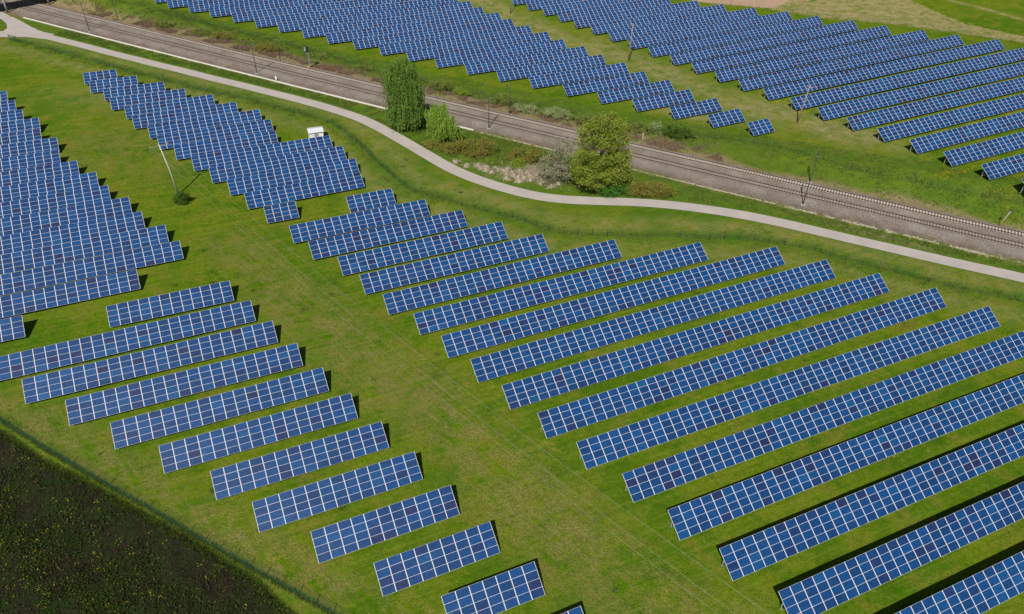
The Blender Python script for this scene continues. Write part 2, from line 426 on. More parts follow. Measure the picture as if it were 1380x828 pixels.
# block, number in block, x, y, z of the lower front corner, heading, rise, columns, column pitch
ROWS = [
    ('A',0,-34.30,135.21,0.00,0.42285,0.00000,6,1.6527),
    ('A',1,-43.22,123.12,0.00,0.43383,0.00000,17,1.6660),
    ('A',2,-38.11,117.58,0.00,0.43919,0.00000,19,1.6676),
    ('A',3,-31.48,112.61,0.00,0.43776,0.00000,20,1.6764),
    ('A',4,-26.39,107.03,0.00,0.43557,0.00000,22,1.6759),
    ('A',5,-21.32,101.33,0.00,0.43768,0.00000,28,1.6747),
    ('A',6,-15.30,96.15,0.00,0.43617,0.00000,35,1.6790),
    ('A',7,-10.08,90.49,0.00,0.44094,0.00000,41,1.6931),
    ('A',8,-4.95,84.90,0.00,0.43956,0.00000,44,1.6604),
    ('A',9,0.16,79.21,0.00,0.43913,0.00000,46,1.6705),
    ('A',10,5.51,73.61,0.00,0.43664,0.00000,48,1.6764),
    ('A',11,10.90,68.12,0.00,0.43093,0.00000,49,1.6757),
    ('A',12,16.79,62.71,0.00,0.43278,0.00000,50,1.6700),
    ('A',13,22.03,56.99,0.00,0.43164,0.00000,43,1.6700),
    ('A',14,27.52,51.44,0.00,0.42908,0.00000,35,1.6700),
    ('A',15,33.27,45.86,0.00,0.42849,0.00000,28,1.6700),
    ('A',16,39.02,40.28,0.00,0.42849,0.00000,30,1.6700),
    ('B',1,-67.51,96.05,0.00,0.42292,0.00000,12,1.6779),
    ('B',3,-72.09,77.90,0.00,0.43111,0.00000,22,1.6809),
    ('B',4,-63.56,73.81,0.00,0.43163,0.00000,20,1.6785),
    ('B',5,-55.14,69.62,0.00,0.43241,0.00000,18,1.6764),
    ('B',6,-46.69,65.57,0.00,0.43127,0.00000,16,1.6751),
    ('B',7,-38.22,61.42,0.00,0.42986,0.00000,14,1.6741),
    ('B',8,-31.24,56.61,0.00,0.43343,0.00000,13,1.6711),
    ('B',9,-22.79,52.42,0.00,0.43346,0.00000,11,1.6699),
    ('B',10,-14.33,48.27,0.00,0.43397,0.00000,9,1.6717),
    ('B',11,-5.92,44.19,0.00,0.42395,0.00000,7,1.6827),
    ('B',2,-81.61,81.24,0.00,0.43418,0.00000,25,1.6700),
    ('B',12,1.01,39.24,0.00,0.43418,0.00000,6,1.6700),
    ('C',0,-140.35,184.05,0.00,0.43418,0.00000,4,1.6700),
    ('C',1,-136.58,177.62,0.00,0.43418,0.00000,5,1.6700),
    ('C',2,-133.04,171.08,0.00,0.43418,0.00000,6,1.6700),
    ('C',3,-129.54,165.02,0.00,0.43418,0.00000,8,1.6700),
    ('C',4,-125.93,158.71,0.00,0.43418,0.00000,8,1.6700),
    ('C',5,-122.71,152.87,0.00,0.43418,0.00000,10,1.6700),
    ('C',6,-119.06,146.38,0.00,0.43418,0.00000,10,1.6700),
    ('C',7,-115.51,140.03,0.00,0.43418,0.00000,12,1.6700),
    ('C',8,-111.93,133.58,0.00,0.43418,0.00000,14,1.6700),
    ('C',9,-108.29,127.11,0.00,0.43418,0.00000,15,1.6700),
    ('C',10,-104.87,120.99,0.00,0.43418,0.00000,17,1.6700),
    ('C',11,-99.89,115.33,0.00,0.43418,0.00000,17,1.6700),
    ('C',12,-96.32,109.09,0.00,0.43418,0.00000,19,1.6700),
    ('C',13,-92.93,102.83,0.00,0.43418,0.00000,20,1.6700),
    ('C',14,-89.56,96.55,0.00,0.43418,0.00000,15,1.6700),
    ('C',15,-86.24,90.34,0.00,0.43418,0.00000,4,1.6700),
    ('D',0,-120.50,200.55,0.00,0.43846,0.00000,5,1.6982),
    ('D',1,-116.21,194.84,0.00,0.41208,0.00000,7,1.7230),
    ('D',2,-110.04,189.73,0.00,0.41344,0.00000,9,1.6941),
    ('D',3,-105.69,183.88,0.00,0.41392,0.00000,11,1.6867),
    ('D',4,-99.65,178.75,0.00,0.43061,0.00000,13,1.6726),
    ('D',5,-95.26,172.98,0.00,0.42297,0.00000,15,1.6773),
    ('D',6,-89.26,167.79,0.00,0.43151,0.00000,16,1.6750),
    ('D',7,-84.65,161.97,0.00,0.43038,0.00000,16,1.6667),
    ('D',8,-78.87,157.08,0.00,0.41367,0.00000,14,1.6661),
    ('D',9,-72.86,151.77,0.00,0.42213,0.00000,19,1.6691),
    ('D',10,-66.94,146.38,0.00,0.43565,0.00000,18,1.6769),
    ('D',11,-61.32,141.19,0.00,0.42754,0.00000,17,1.6687),
    ('D',12,-55.86,135.65,0.00,0.44769,0.00000,15,1.6725),
    ('D',13,-50.37,130.29,0.00,0.41559,0.00000,4,1.6116),
    ('E',0,-128.25,271.58,1.86,0.41792,0.00566,55,1.6700),
    ('E',1,-122.06,267.27,1.48,0.41792,0.00623,53,1.6700),
    ('E',2,-113.47,263.92,1.12,0.41792,0.00716,50,1.6700),
    ('E',3,-105.19,260.58,0.80,0.41792,0.00819,48,1.6701),
    ('E',4,-96.23,256.54,0.46,0.41792,0.00914,45,1.6701),
    ('E',5,-87.42,252.63,0.18,0.41792,0.01024,43,1.6701),
    ('E',6,-78.85,249.04,-0.05,0.41691,0.01126,41,1.6647),
    ('E',7,-69.81,244.82,-0.27,0.42216,0.01240,38,1.6693),
    ('E',8,-60.97,240.46,-0.45,0.42038,0.01345,36,1.6799),
    ('E',9,-51.64,236.23,-0.59,0.42497,0.01454,33,1.6763),
    ('E',10,-42.62,231.81,-0.69,0.41491,0.01542,31,1.6709),
    ('E',11,-33.43,227.18,-0.75,0.41699,0.01658,29,1.6672),
    ('E',12,-24.21,222.29,-0.76,0.41460,0.01752,26,1.6735),
    ('E',13,-14.66,217.35,-0.73,0.41540,0.01872,24,1.6746),
    ('E',14,-5.08,212.24,-0.64,0.41076,0.01972,21,1.6675),
    ('E',15,4.44,207.31,-0.50,0.39718,0.02096,19,1.6501),
    ('E',16,14.08,201.64,-0.31,0.41283,0.02189,16,1.6540),
    ('E',17,23.31,196.38,-0.08,0.40624,0.02311,14,1.6553),
    ('E',18,32.45,191.03,0.20,0.41413,0.02391,11,1.6551),
    ('E',19,41.55,185.83,0.53,0.41256,0.02505,9,1.6646),
    ('E',20,50.61,180.37,0.91,0.42983,0.02543,6,1.6649),
    ('E',21,59.57,175.08,1.34,0.43979,0.02606,4,1.6461),
    ('F',0,-1.95,282.75,1.02,0.41792,0.02711,20,1.6706),
    ('F',1,3.62,277.13,0.84,0.41792,0.02849,22,1.6707),
    ('F',2,9.25,271.76,0.71,0.41792,0.02990,25,1.6707),
    ('F',3,14.59,265.70,0.58,0.41792,0.03121,27,1.6708),
    ('F',4,19.86,259.54,0.49,0.42319,0.02937,30,1.6792),
    ('F',5,25.39,253.45,0.43,0.43098,0.03044,32,1.6795),
    ('F',6,30.89,246.86,0.40,0.43667,0.03161,35,1.6933),
    ('F',7,36.46,239.97,0.41,0.44157,0.03272,39,1.6650),
    ('F',8,42.15,232.88,0.46,0.44485,0.03359,41,1.6735),
    ('F',9,47.90,226.00,0.56,0.44233,0.03462,44,1.6685),
    ('F',10,53.30,218.91,0.69,0.43765,0.03548,46,1.6724),
    ('F',11,58.83,212.05,0.87,0.43201,0.03659,49,1.6689),
    ('F',12,64.13,205.15,1.09,0.43174,0.03746,51,1.6747),
    ('F',13,69.44,198.44,1.34,0.42482,0.03865,54,1.6729),
    ('F',14,74.80,191.30,1.64,0.41792,0.04024,59,1.6714),
    ('F',15,79.94,184.32,1.97,0.41792,0.03940,51,1.6713),
    ('F',16,85.17,177.53,2.34,0.41792,0.03859,43,1.6712),
    ('F',17,90.17,170.46,2.75,0.41792,0.03789,36,1.6712),
    ('F',18,95.11,163.39,3.20,0.41792,0.03701,28,1.6711),
    ('F',19,99.86,156.20,3.68,0.41792,0.03608,20,1.6711),
    ('F',20,104.87,149.04,4.21,0.41792,0.03520,12,1.6710),
    ('F',21,109.62,141.50,4.79,0.41792,0.01500,8,1.6700),
]

# ------------------------------------------------------------------ ground
def pl_y(pl, x):
    return np.interp(x, [p[0] for p in pl], [p[1] for p in pl])

AL = 0.43417
UX, UY = math.cos(AL), math.sin(AL)

def make_ground():
    xs = np.concatenate([[-5000, -2000, -900, -500, -330], np.arange(-260, 260.1, 0.8), [330, 500, 900, 2000, 5000]])
    ys = np.concatenate([[-3000, -900, -300, -80, 0], np.arange(20, 345.1, 0.8), [370, 420, 520, 800, 1500, 3000, 6000]])
    X, Y = np.meshgrid(xs, ys); nx, ny = len(xs), len(ys)
    Z = ground_z(X, Y)
    Z = Z + 0.05 * np.sin(X * 0.21 + 1.3 * np.sin(Y * 0.13)) * np.sin(Y * 0.17)
    x, y = X.ravel(), Y.ravel()
    v = np.stack([x, y, Z.ravel()], 1)
    i = np.arange(nx * ny).reshape(ny, nx)
    f = np.stack([i[:-1, :-1].ravel(), i[:-1, 1:].ravel(), i[1:, 1:].ravel(), i[1:, :-1].ravel()], 1)
    d = rail_d(x, y)
    wob = 1.6 * np.sin(x * 0.13) + 1.1 * np.sin(x * 0.31 + 2) + 0.7 * np.sin(x * 0.71 + y * 0.3)
    g = lambda q, s: np.exp(-(q / s) ** 2)
    dp = pl_dist(x, y, FENCE_PATH); df = pl_dist(x, y, FENCE_FIELD); dr = pl_dist(x, y, FENCE_RAIL)
    dpn = pl_dist(x, y, PATH_N); dfar = pl_dist(x, y, FENCE_FAR)
    # lush, taller growth: fence lines and the verge of the railway
    lush = 0.55 * g(dp, 1.6) + 0.35 * g(df, 0.8) + 0.8 * g(dr, 1.8)
    verge = (d < -6.5) & (y > pl_y(PATH_N, x)) & (x < 110)
    lush = np.maximum(lush, np.where(verge, 0.75, 0))
    lush = np.maximum(lush, np.where((d > 9) & (d < 24), 0.62, 0) * (dr < 12))
    lush = np.maximum(lush, 0.45 * g(dpn - 1, 4.0))
    # bare earth beside the ballast
    east = blend(x, 20, 60)
    wid = 4.6 - 3.0 * east
    dirt = np.where(d > 6.5, g(np.maximum(d - 7.4 - wid * 0.5 + 0.5 * wob, 0), wid * 0.75), 0) * (0.95 - 0.1 * east)
    dirt = np.maximum(dirt, np.where(d < -6.3, 0.75 * g(d + 6.6, 0.8), 0))
    dirt = np.maximum(dirt, 0.75 * g(np.hypot((x - 75) / 10, (y - 132.5 + 0.5 * (x - 75)) / 1.0), 1.0))
    # dry grass: the wide strip between the two far blocks, mound between path and railway
    au, an = x * UX + y * UY, -x * UY + y * UX
    mid_u = 108 + (260.6 - an) * 0.305
    tan = 0.70 * g(au - mid_u + 1.2 * wob, 7.0) * blend(an, 100, 125)
    tan = np.maximum(tan, np.where(verge, 1, 0) * (0.95 * g(np.hypot((x - 0) / 1.5, (y - 154.5) / 0.55), 5.5)))
    tan = np.maximum(tan, 0.7 * np.where(d > 8, 1, 0) * g(np.hypot((x - 46) / 11, (y + 0.5 * (x - 46) - 189.5) / 3.0), 1.0))
    tan = np.maximum(tan, np.where(in_poly(x, y, TAN), 1.0, 0))
    tan = np.maximum(tan, 1.0 * g(pl_dist(x, y, TRACK), 1.1))
    tan = np.maximum(tan, 0.55 * g(np.hypot((x + 100) / 22, (y - 196) / 9), 1))
    tan = np.maximum(tan, 0.35 * g(dp - 5, 3.0))
    pink = np.where(in_poly(x, y, PINK), 1.0, 0)
    # worn service aisle
    au0 = 13.8 + (100 - an) * 0.353
    worn = 0.9 * g(au - au0 + 0.8 * wob, 7.5) * blend(an, 10, 25) * (1 - blend(an, 128, 150))
    worn = np.maximum(worn, 0.6 * g(np.hypot(x + 92, y - 165) / 25, 1))
    worn = np.maximum(worn, 0.85 * g(np.maximum(df - 3, 0), 3.5) * (y > pl_y(FENCE_FIELD, x)))
    worn = np.maximum(worn, 0.12)
    cl = lambda a: np.clip(a, 0, 1)
    me = np_mesh('ground', v, f, [M['grass']], smooth=True,
                 attrs={'lush': ('POINT', cl(lush)), 'dirt': ('POINT', cl(dirt)), 'tan': ('POINT', cl(tan)), 'pink': ('POINT', pink), 'worn': ('POINT', cl(worn))})
    o = link_mesh('ground', me)
    tag(o, 'sunlit green meadow under the solar panels', 'ground', kind='structure')
make_ground()

def strip(name, left, right, mat, lift, sub=1.5, label=None, attrs=None, wave=0.0):
    """ribbon between two polylines, resampled by length"""
    def res(pl, n):
        pl = np.array(pl); s = np.concatenate([[0], np.cumsum(np.hypot(*np.diff(pl, axis=0).T))])
        t = np.linspace(0, s[-1], n); return np.stack([np.interp(t, s, pl[:, 0]), np.interp(t, s, pl[:, 1])], 1)
    L = np.hypot(*np.diff(np.array(left), axis=0).T).sum(); n = int(L / sub) + 2
    a, b = res(left, n), res(right, n)
    if wave:
        a = a + rng.normal(0, wave, a.shape); b = b + rng.normal(0, wave, b.shape)
    k = 4; V = []
    for j in range(k + 1):
        p = a + (b - a) * j / k
        V.append(np.concatenate([p, (ground_z(p[:, 0], p[:, 1]) + 0.05 * np.sin(p[:, 0] * 0.21 + 1.3 * np.sin(p[:, 1] * 0.13)) * np.sin(p[:, 1] * 0.17) + lift)[:, None]], 1))
    V = np.concatenate(V); idx = np.arange((k + 1) * n).reshape(k + 1, n)
    f = np.stack([idx[:-1, :-1].ravel(), idx[:-1, 1:].ravel(), idx[1:, 1:].ravel(), idx[1:, :-1].ravel()], 1)
    me = np_mesh(name, V, f, [M[mat]], smooth=True)
    o = link_mesh(name, me); tag(o, label, 'path' if 'path' in name else name, kind='structure'); return o

def smooth_pl(pl, it=2):
    for _ in range(it):
        q = [pl[0]]
        for a, b in zip(pl[:-1], pl[1:]):
            q += [(a[0] * .75 + b[0] * .25, a[1] * .75 + b[1] * .25), (a[0] * .25 + b[0] * .75, a[1] * .25 + b[1] * .75)]
        pl = q + [pl[-1]]
    return pl
PN = PATH_N + [(118, 111.6), (150, 97.3), (200, 75)]
PS = PATH_S + [(116, 107.8), (150, 92.6), (200, 70.4)]
# both edges parameterised together: for each point of the north edge the nearest of the south edge
pn = np.array(smooth_pl(PN)); ps = np.array(smooth_pl(PS))
pc = []
for p in pn:
    j = np.argmin(np.hypot(ps[:, 0] - p[0], ps[:, 1] - p[1])); best = None
    for k in (j - 1, j):
        if 0 <= k < len(ps) - 1:
            a, b = ps[k], ps[k + 1]; t = np.clip(np.dot(p - a, b - a) / np.dot(b - a, b - a), 0, 1); q = a + t * (b - a)
            if best is None or np.hypot(*(q - p)) < np.hypot(*(best - p)): best = q
    pc.append((p + best) / 2)
pc = np.array(pc)
for _ in range(6): pc[1:-1] = (pc[:-2] + 2 * pc[1:-1] + pc[2:]) / 4
tg = np.gradient(pc, axis=0); tg /= np.hypot(*tg.T)[:, None]; nr = np.stack([-tg[:, 1], tg[:, 0]], 1)
W = 1.72
CENTRE = [tuple(p) for p in pc]
strip('path', [tuple(q) for q in pc + nr * W], [tuple(q) for q in pc - nr * W], 'asphalt', 0.075, label='pale asphalt path curving past the solar field')
# spur to the bridge and the western stub: one sheet a little lower
mb = MB()
sp = [(-150.5, 243.2), (-154.64, 244.9), (-160.94, 248.88), (-168.97, 255.88), (-177.19, 262.89), (-187.65, 271.56), (-215, 292), (-221, 286), (-192, 262.5), (-175.36, 257.0), (-171.01, 252.3), (-168.4, 247.9), (-168.2, 244.9), (-183.15, 245.2), (-230, 252), (-230, 246), (-180.17, 240.3), (-165.5, 239.2), (-158, 239.9), (-151, 238.3)]
mb.poly([(a, b, -0.53) for a, b in sp])
o = mb.build('path', M['asphalt']); tag(o, 'asphalt branch of the path running under the bridge', 'path', kind='structure')

mb = MB()
ke = [(-158.5, 247.4), (-160.94, 249.05), (-164.5, 252.2), (-168.97, 256.1), (-173, 259.4)]
for a, b in zip(ke[:-1], ke[1:]): mb.bar((*a, -0.5), (*b, -0.5), 0.3, 0.16)
o = mb.build('kerb', M['stone']); tag(o, 'pale kerb stones edging the branch of the path', 'kerb', kind='structure')

# dark field in the corner
def field():
    e = smooth_pl([(-140, 103)] + FIELD_EDGE + [(12, 22), (60, -8)], 1)
    e = np.array(e); s = np.concatenate([[0], np.cumsum(np.hypot(*np.diff(e, axis=0).T))])
    t = np.arange(0, s[-1], 0.7); a = np.stack([np.interp(t, s, e[:, 0]), np.interp(t, s, e[:, 1])], 1)
    a += rng.normal(0, 0.07, a.shape)
    far = a + np.array([-60, -110.0])
    V = []; K = 40
    for j in range(K + 1):
        p = a + (far - a) * (j / K) ** 1.5
        z = -0.6 + 0.05 * np.sin(p[:, 0] * 0.21 + 1.3 * np.sin(p[:, 1] * 0.13)) * np.sin(p[:, 1] * 0.17) + 0.07
        V.append(np.concatenate([p, z[:, None]], 1))
    n = len(a); V = np.concatenate(V); idx = np.arange((K + 1) * n).reshape(K + 1, n)
    f = np.stack([idx[:-1, :-1].ravel(), idx[1:, :-1].ravel(), idx[1:, 1:].ravel(), idx[:-1, 1:].ravel()], 1)
    o = link_mesh('field', np_mesh('field', V, f, [M['field']], smooth=True))
    tag(o, 'dark brown field with rape plants behind the green fence', 'field', kind='structure')
field()

# ------------------------------------------------------------------ railway
def rail_pt(x, d):
    y = -0.5033 * x + 180.7 + float(rail_curve(np.float64(x))) + d / 0.893
    return x, y
RX = np.arange(-260, 205, 1.5)
def rail_line(d, z):
    # offset along the normal
    pts = [];
    for x in RX:
        X, Y = rail_pt(x, 0); nx_, ny_ = 0.4495, 0.893
        pts.append((X + nx_ * d, Y + ny_ * d, z))
    return pts
def ribbon(name, rows, mat, parent=None, attrs=None):
    n = len(rows[0]); V = np.array([p for r in rows for p in r]); idx = np.arange(len(V)).reshape(len(rows), n)
    f = np.stack([idx[:-1, :-1].ravel(), idx[:-1, 1:].ravel(), idx[1:, 1:].ravel(), idx[1:, :-1].ravel()], 1)[:, ::-1]
    return link_mesh(name, np_mesh(name, V, f, [M[mat]], attrs=attrs), parent)
prof = [(-6.35, -0.62, .9), (-5.2, -0.50, .8), (-4.2, -0.45, .35), (-2.3, -0.36, .0), (-1.6, -0.33, .25), (-0.4, -0.33, .45), (0.4, -0.33, .45), (1.6, -0.33, .25), (2.4, -0.36, 0), (3.3, -0.33, .1), (4.4, -0.33, .25), (5.3, -0.33, .25), (6.3, -0.33, .1), (6.9, -0.46, .1), (7.3, -0.62, .5)]
lines = []
for d, z, s_ in prof:
    l = np.array(rail_line(d, z)); edge = 1 if abs(d) > 6 else 0
    if edge: l[:, 1] += rng.normal(0, 0.12, len(l))
    lines.append([tuple(q) for q in l])
bal = ribbon('ballast_bed', lines, 'ballast', attrs={'stain': ('POINT', np.concatenate([[s_] * len(RX) for _, _, s_ in prof]))})
tag(bal, 'grey crushed stone bed under the two tracks', 'ballast', kind='structure')
for d0, mat, lab in ((0.0, 'sleeper_w', 'nearer railway track with dark stained sleepers'), (4.85, 'sleeper_c', 'farther railway track with pale sleepers')):
    tr = empty('railway_track', (0, 0, 0)); tag(tr, lab, 'railway track', kind='structure')
    for s_ in (-0.75, 0.75):
        a = rail_line(d0 + s_ - 0.075, -0.15); b = rail_line(d0 + s_ + 0.075, -0.15)
        a0 = rail_line(d0 + s_ - 0.075, -0.34); b0 = rail_line(d0 + s_ + 0.075, -0.34)
        ribbon('rail', [a0, a, b, b0], 'rust', tr)
    mb = MB(); x = -255.0
    while x < 200:
        X, Y = rail_pt(x, 0); nx_, ny_ = 0.4495, 0.893
        mb.bar((X + nx_ * (d0 - 0.95), Y + ny_ * (d0 - 0.95), -0.345), (X + nx_ * (d0 + 0.95), Y + ny_ * (d0 + 0.95), -0.345), 0.28, 0.16)
        x += 0.62 * 0.893
    s = mb.build('sleepers', M[mat], tr); s['kind'] = 'stuff'
# concrete cable trough, then loose pale stones further on
def trough():
    xs = np.arange(-166, -6, 2.0); rows = [[], [], [], []]
    for x in xs:
        X, Y = rail_pt(x, 0)
        for r_, (d, z) in enumerate(((-6.85, -0.6), (-6.85, -0.38), (-6.42, -0.38), (-6.42, -0.6))): rows[r_].append((X + 0.4495 * d, Y + 0.893 * d, z))
    o = ribbon('kerb', rows, 'white_paint'); o.data.materials[0] = plain('pale_duct_concrete', (0.66, 0.63, 0.57), 0.85, 0, 0.1, 0.8)  # the duct's own pale concrete colour, even along its length
    tag(o, 'pale concrete cable duct edging the ballast', 'kerb', kind='structure')
trough()
def stones():
    mb = MB()
    for k in range(2400):
        x = random.uniform(-6, 125)
        if random.random() < (0.15 if x < 15 else 0.0): continue
        X, Y = rail_pt(x, 0); d = -6.75 + random.gauss(0, 0.14 if x < 60 else 0.26)
        if math.sin(x * 0.6) + math.sin(x * 1.7 + 1) < -0.9 and x > 55: continue
        s = random.uniform(0.07, 0.24); a = random.uniform(-0.9, -0.1)
        cx, cy = X + 0.4495 * d, Y + 0.893 * d; h = random.uniform(0.02, 0.07)
        pts = [(cx + s * random.uniform(.7, 1.2) * math.cos(t + a), cy + 0.55 * s * random.uniform(.7, 1.2) * math.sin(t + a)) for t in (0, 1.2, 2.5, 3.8, 5.1)]
        b = len(mb.v); mb.v += [(p[0], p[1], -0.62) for p in pts] + [(cx + (p[0] - cx) * .8, cy + (p[1] - cy) * .8, -0.6 + h) for p in pts]
        mb.f.append(tuple(b + 5 + i for i in range(5)))
        for i in range(5): mb.f.append((b + i, b + (i + 1) % 5, b + 5 + (i + 1) % 5, b + 5 + i))
    o = mb.build('loose_stones', M['stone']); tag(o, 'broken pale stones along the ballast edge', 'stones', kind='stuff')
stones()

# ------------------------------------------------------------------ solar tables
TILT, SLOPE = 0.54951, 3.97
CT, ST = math.cos(TILT), math.sin(TILT)
PW, PH = 1.658, SLOPE / 4
def panel_arrays():
    w, h, t, fx, fy = PW, PH - 0.008, 0.035, 0.036, 0.013
    x0, x1, y0, y1 = 0.006, 0.006 + w, 0.0, h
    v = [(x0,y0,-t),(x1,y0,-t),(x1,y1,-t),(x0,y1,-t),(x0,y0,0),(x1,y0,0),(x1,y1,0),(x0,y1,0),
         (x0+fx,y0+fy,0),(x1-fx,y0+fy,0),(x1-fx,y1-fy,0),(x0+fx,y1-fy,0),
         (x0+fx,y0+fy,-.004),(x1-fx,y0+fy,-.004),(x1-fx,y1-fy,-.004),(x0+fx,y1-fy,-.004)]
    f = [(12,13,14,15),(4,5,9,8),(5,6,10,9),(6,7,11,10),(7,4,8,11),(8,9,13,12),(9,10,14,13),(10,11,15,14),(11,8,12,15),
         (0,1,5,4),(1,2,6,5),(2,3,7,6),(3,0,4,7),(3,2,1,0)]
    v = np.array(v); r = np.stack([v[:, 0], v[:, 1] * CT - v[:, 2] * ST, v[:, 1] * ST + v[:, 2] * CT], 1)
    uv = np.zeros((len(f) * 4, 2)); uv[:4] = [(0,0),(1,0),(1,1),(0,1)]
    return r, np.array(f), uv, np.array([0] + [1] * (len(f) - 1))
PV, PF, PUV, PMI = panel_arrays()
panel_me = np_mesh('solar_panel', PV, PF, [M['panel'], M['alu']], PMI, uv=PUV)

def frame_mesh():
    mb = MB(); z0 = -0.06 / CT
    def P(s, dz=0.0): return (0, s * CT, 0.6 + s * ST + z0 - dz)
    mb.bar(P(0.25, .07), P(3.75, .07), 0.07, 0.10)
    mb.bar((0, P(0.7)[1], -0.35), P(0.7, .1), 0.09, 0.09)
    mb.bar((0, P(2.9)[1], -0.35), P(2.9, .1), 0.09, 0.09)
    mb.bar((0, P(2.9)[1], 0.25), P(1.7, .12), 0.05, 0.05)
    return mb.mesh('support_frame', M['steel'])
frame_me = frame_mesh()
mb = MB(); mb.box(0, 1, -0.03, 0.03, -0.03, 0.03); rail_me = mb.mesh('rail', M['steel'])

ORD = 'first second third fourth fifth sixth seventh eighth ninth tenth eleventh twelfth thirteenth fourteenth fifteenth sixteenth seventeenth eighteenth nineteenth twentieth twenty-first twenty-second'.split()
NUM = {3:'three',4:'four',5:'five',6:'six',7:'seven',8:'eight',9:'nine',10:'ten',11:'eleven',12:'twelve',13:'thirteen',14:'fourteen',15:'fifteen',16:'sixteen',17:'seventeen',18:'eighteen',19:'nineteen',20:'twenty',22:'twenty-two'}
BL = {'A': ('%s solar table counted from the grey path in the large middle field', 'solar tables in the large field below the path'),
      'B': ('%s solar table counted up from the bottom edge, beside the dark field', 'solar tables beside the dark ploughed field'),
      'C': ('%s solar table counted down from the bridge, block cut by the picture edge', 'solar tables on the near side of the lone shrub'),
      'D': ('%s solar table counted down from the bridge, block with the white kiosk', 'solar tables around the white kiosk'),
      'E': ('%s table from the small detached one, block just across the railway', 'solar tables just across the railway'),
      'F': ('%s table from the top of the far block beside the tan meadow', 'solar tables beside the tan meadow')}
EXTRA = {('A', 0): 'short six-column solar table nearest the fence bend, topmost of the middle field',
         ('C', 15): 'short solar table end alone at the picture edge, lowest of its block',
         ('D', 13): 'small four-column solar table standing lowest in the block with the white kiosk',
         ('D', 0): 'shortest five-column table at the tip of the block with the white kiosk',
         ('E', 21): 'small four-column solar table standing detached beyond the railway bend',
         ('B', 12): 'solar table corner just peeking in at the bottom edge',
         ('A', 16): 'solar table cut by the bottom corner of the picture, lowest in the middle field'}
def label_for(b, i, n):
    if (b, i) in EXTRA: return EXTRA[(b, i)]
    k = {'A': i, 'B': 12 - i, 'C': i, 'D': i, 'E': 21 - i, 'F': i}[b]
    s = BL[b][0] % ORD[k]
    if n in NUM and b in 'ABD' and n <= 22 and (b, i) not in (('B', 2),): s = s.replace(' solar table', ' %s-column solar table' % NUM[n])
    return s

def make_table(b, i, x, y, z, yaw, rise, n, pitch):
    t = empty('solar_table', (x, y, z - 0.6), yaw, -rise)
    tag(t, label_for(b, i, n), 'solar table', BL[b][1])
    cols = list(range(n))
    # columns that show largest: nearest to the camera
    def near(c):
        px, py = x + math.cos(yaw) * (c + .5) * pitch, y + math.sin(yaw) * (c + .5) * pitch
        # distance, with columns outside the view pushed back
        v = Vector((px, py, z)) - Vector((0, 0, CAM_H)); dep = v.dot(fw)
        out = dep < 1 or abs(v.dot(r2) / dep) > 0.70 or abs(v.dot(u2) / dep) > 0.43
        return v.length + (1000 if out else 0)
    own = set(sorted(cols, key=near)[:25])
    for c in cols:
        if c not in own: continue
        for r in range(4):
            o = bpy.data.objects.new('solar_panel', panel_me)
            COL.objects.link(o); o.parent = t
            s = r * PH
            o.location = (c * pitch, s * CT, 0.6 + s * ST + random.uniform(-.004, .004))
            o.scale = (pitch / 1.67, 1, 1)
            o.rotation_euler = (random.gauss(0, .0025), random.gauss(0, .0025), 0)
    rest = [c for c in cols if c not in own]
    if rest:
        V = []; F = []; UVs = []; MI = []; T = []
        k = 0
        for c in rest:
            for r in range(4):
                s = r * PH; v = PV.copy(); v[:, 0] = v[:, 0] * pitch / 1.67 + c * pitch; v[:, 1] += s * CT; v[:, 2] += 0.6 + s * ST + random.uniform(-.004, .004)
                V.append(v); F.append(PF + k * len(PV)); UVs.append(PUV); MI.append(PMI); T.append(np.full(len(PF), random.random())); k += 1
        T = np.concatenate(T)
        me = np_mesh('solar_panels', np.concatenate(V), np.concatenate(F), [M['panel'], M['alu']], np.concatenate(MI), uv=np.concatenate(UVs),
                     attrs={'tint': ('FACE', T), 'merged': ('FACE', np.ones(len(T)))})
        o = link_mesh('solar_panels', me, t); o['kind'] = 'stuff'
    L = n * pitch; m = max(2, int(round(L / 5.0)) + 1)
    for k in range(m):
        o = link_mesh('support_frame', frame_me, t, (0.35 + (L - 0.7) * k / (m - 1), 0, 0))
    for s in (0.95, 3.0):
        o = link_mesh('rail', rail_me, t, (0.02, s * CT, 0.6 + s * ST - 0.075), (TILT, 0, 0)); o.scale = (L - 0.04, 1, 1)
for r_ in ROWS: make_table(*r_)

# ------------------------------------------------------------------ bridge at the corner, masts, poles, wires
br = empty('road_bridge', (-176.6, 263.8, -0.6), math.atan2(9.9, 9.5))
tag(br, 'grey road bridge over the tracks at the top corner, mostly seen as its shadow', 'bridge')
mb = MB(); mb.box(-26, 42, 0.2, 8.6, 6.6, 7.5); mb.build('deck', M['plinth'], br)
for y0 in (0.2, 8.3): 
    mb = MB(); mb.box(-26, 42, y0, y0 + 0.3, 7.5, 8.35); mb.build('parapet', M['grey_steel'], br)
for x in (0.0, 13.7, 33):
    for y in (1.0, 7.6):
        mb = MB(); mb.tube([(x, y, -0.2), (x, y, 6.7)], 0.32, 12); mb.build('pier', M['grey_steel'], br, smooth=True)
for y0 in (0.9, 7.0):
    mb = MB(); mb.box(-26, 42, y0, y0 + 0.7, 5.9, 6.6); mb.build('girder', M['grey_steel'], br)

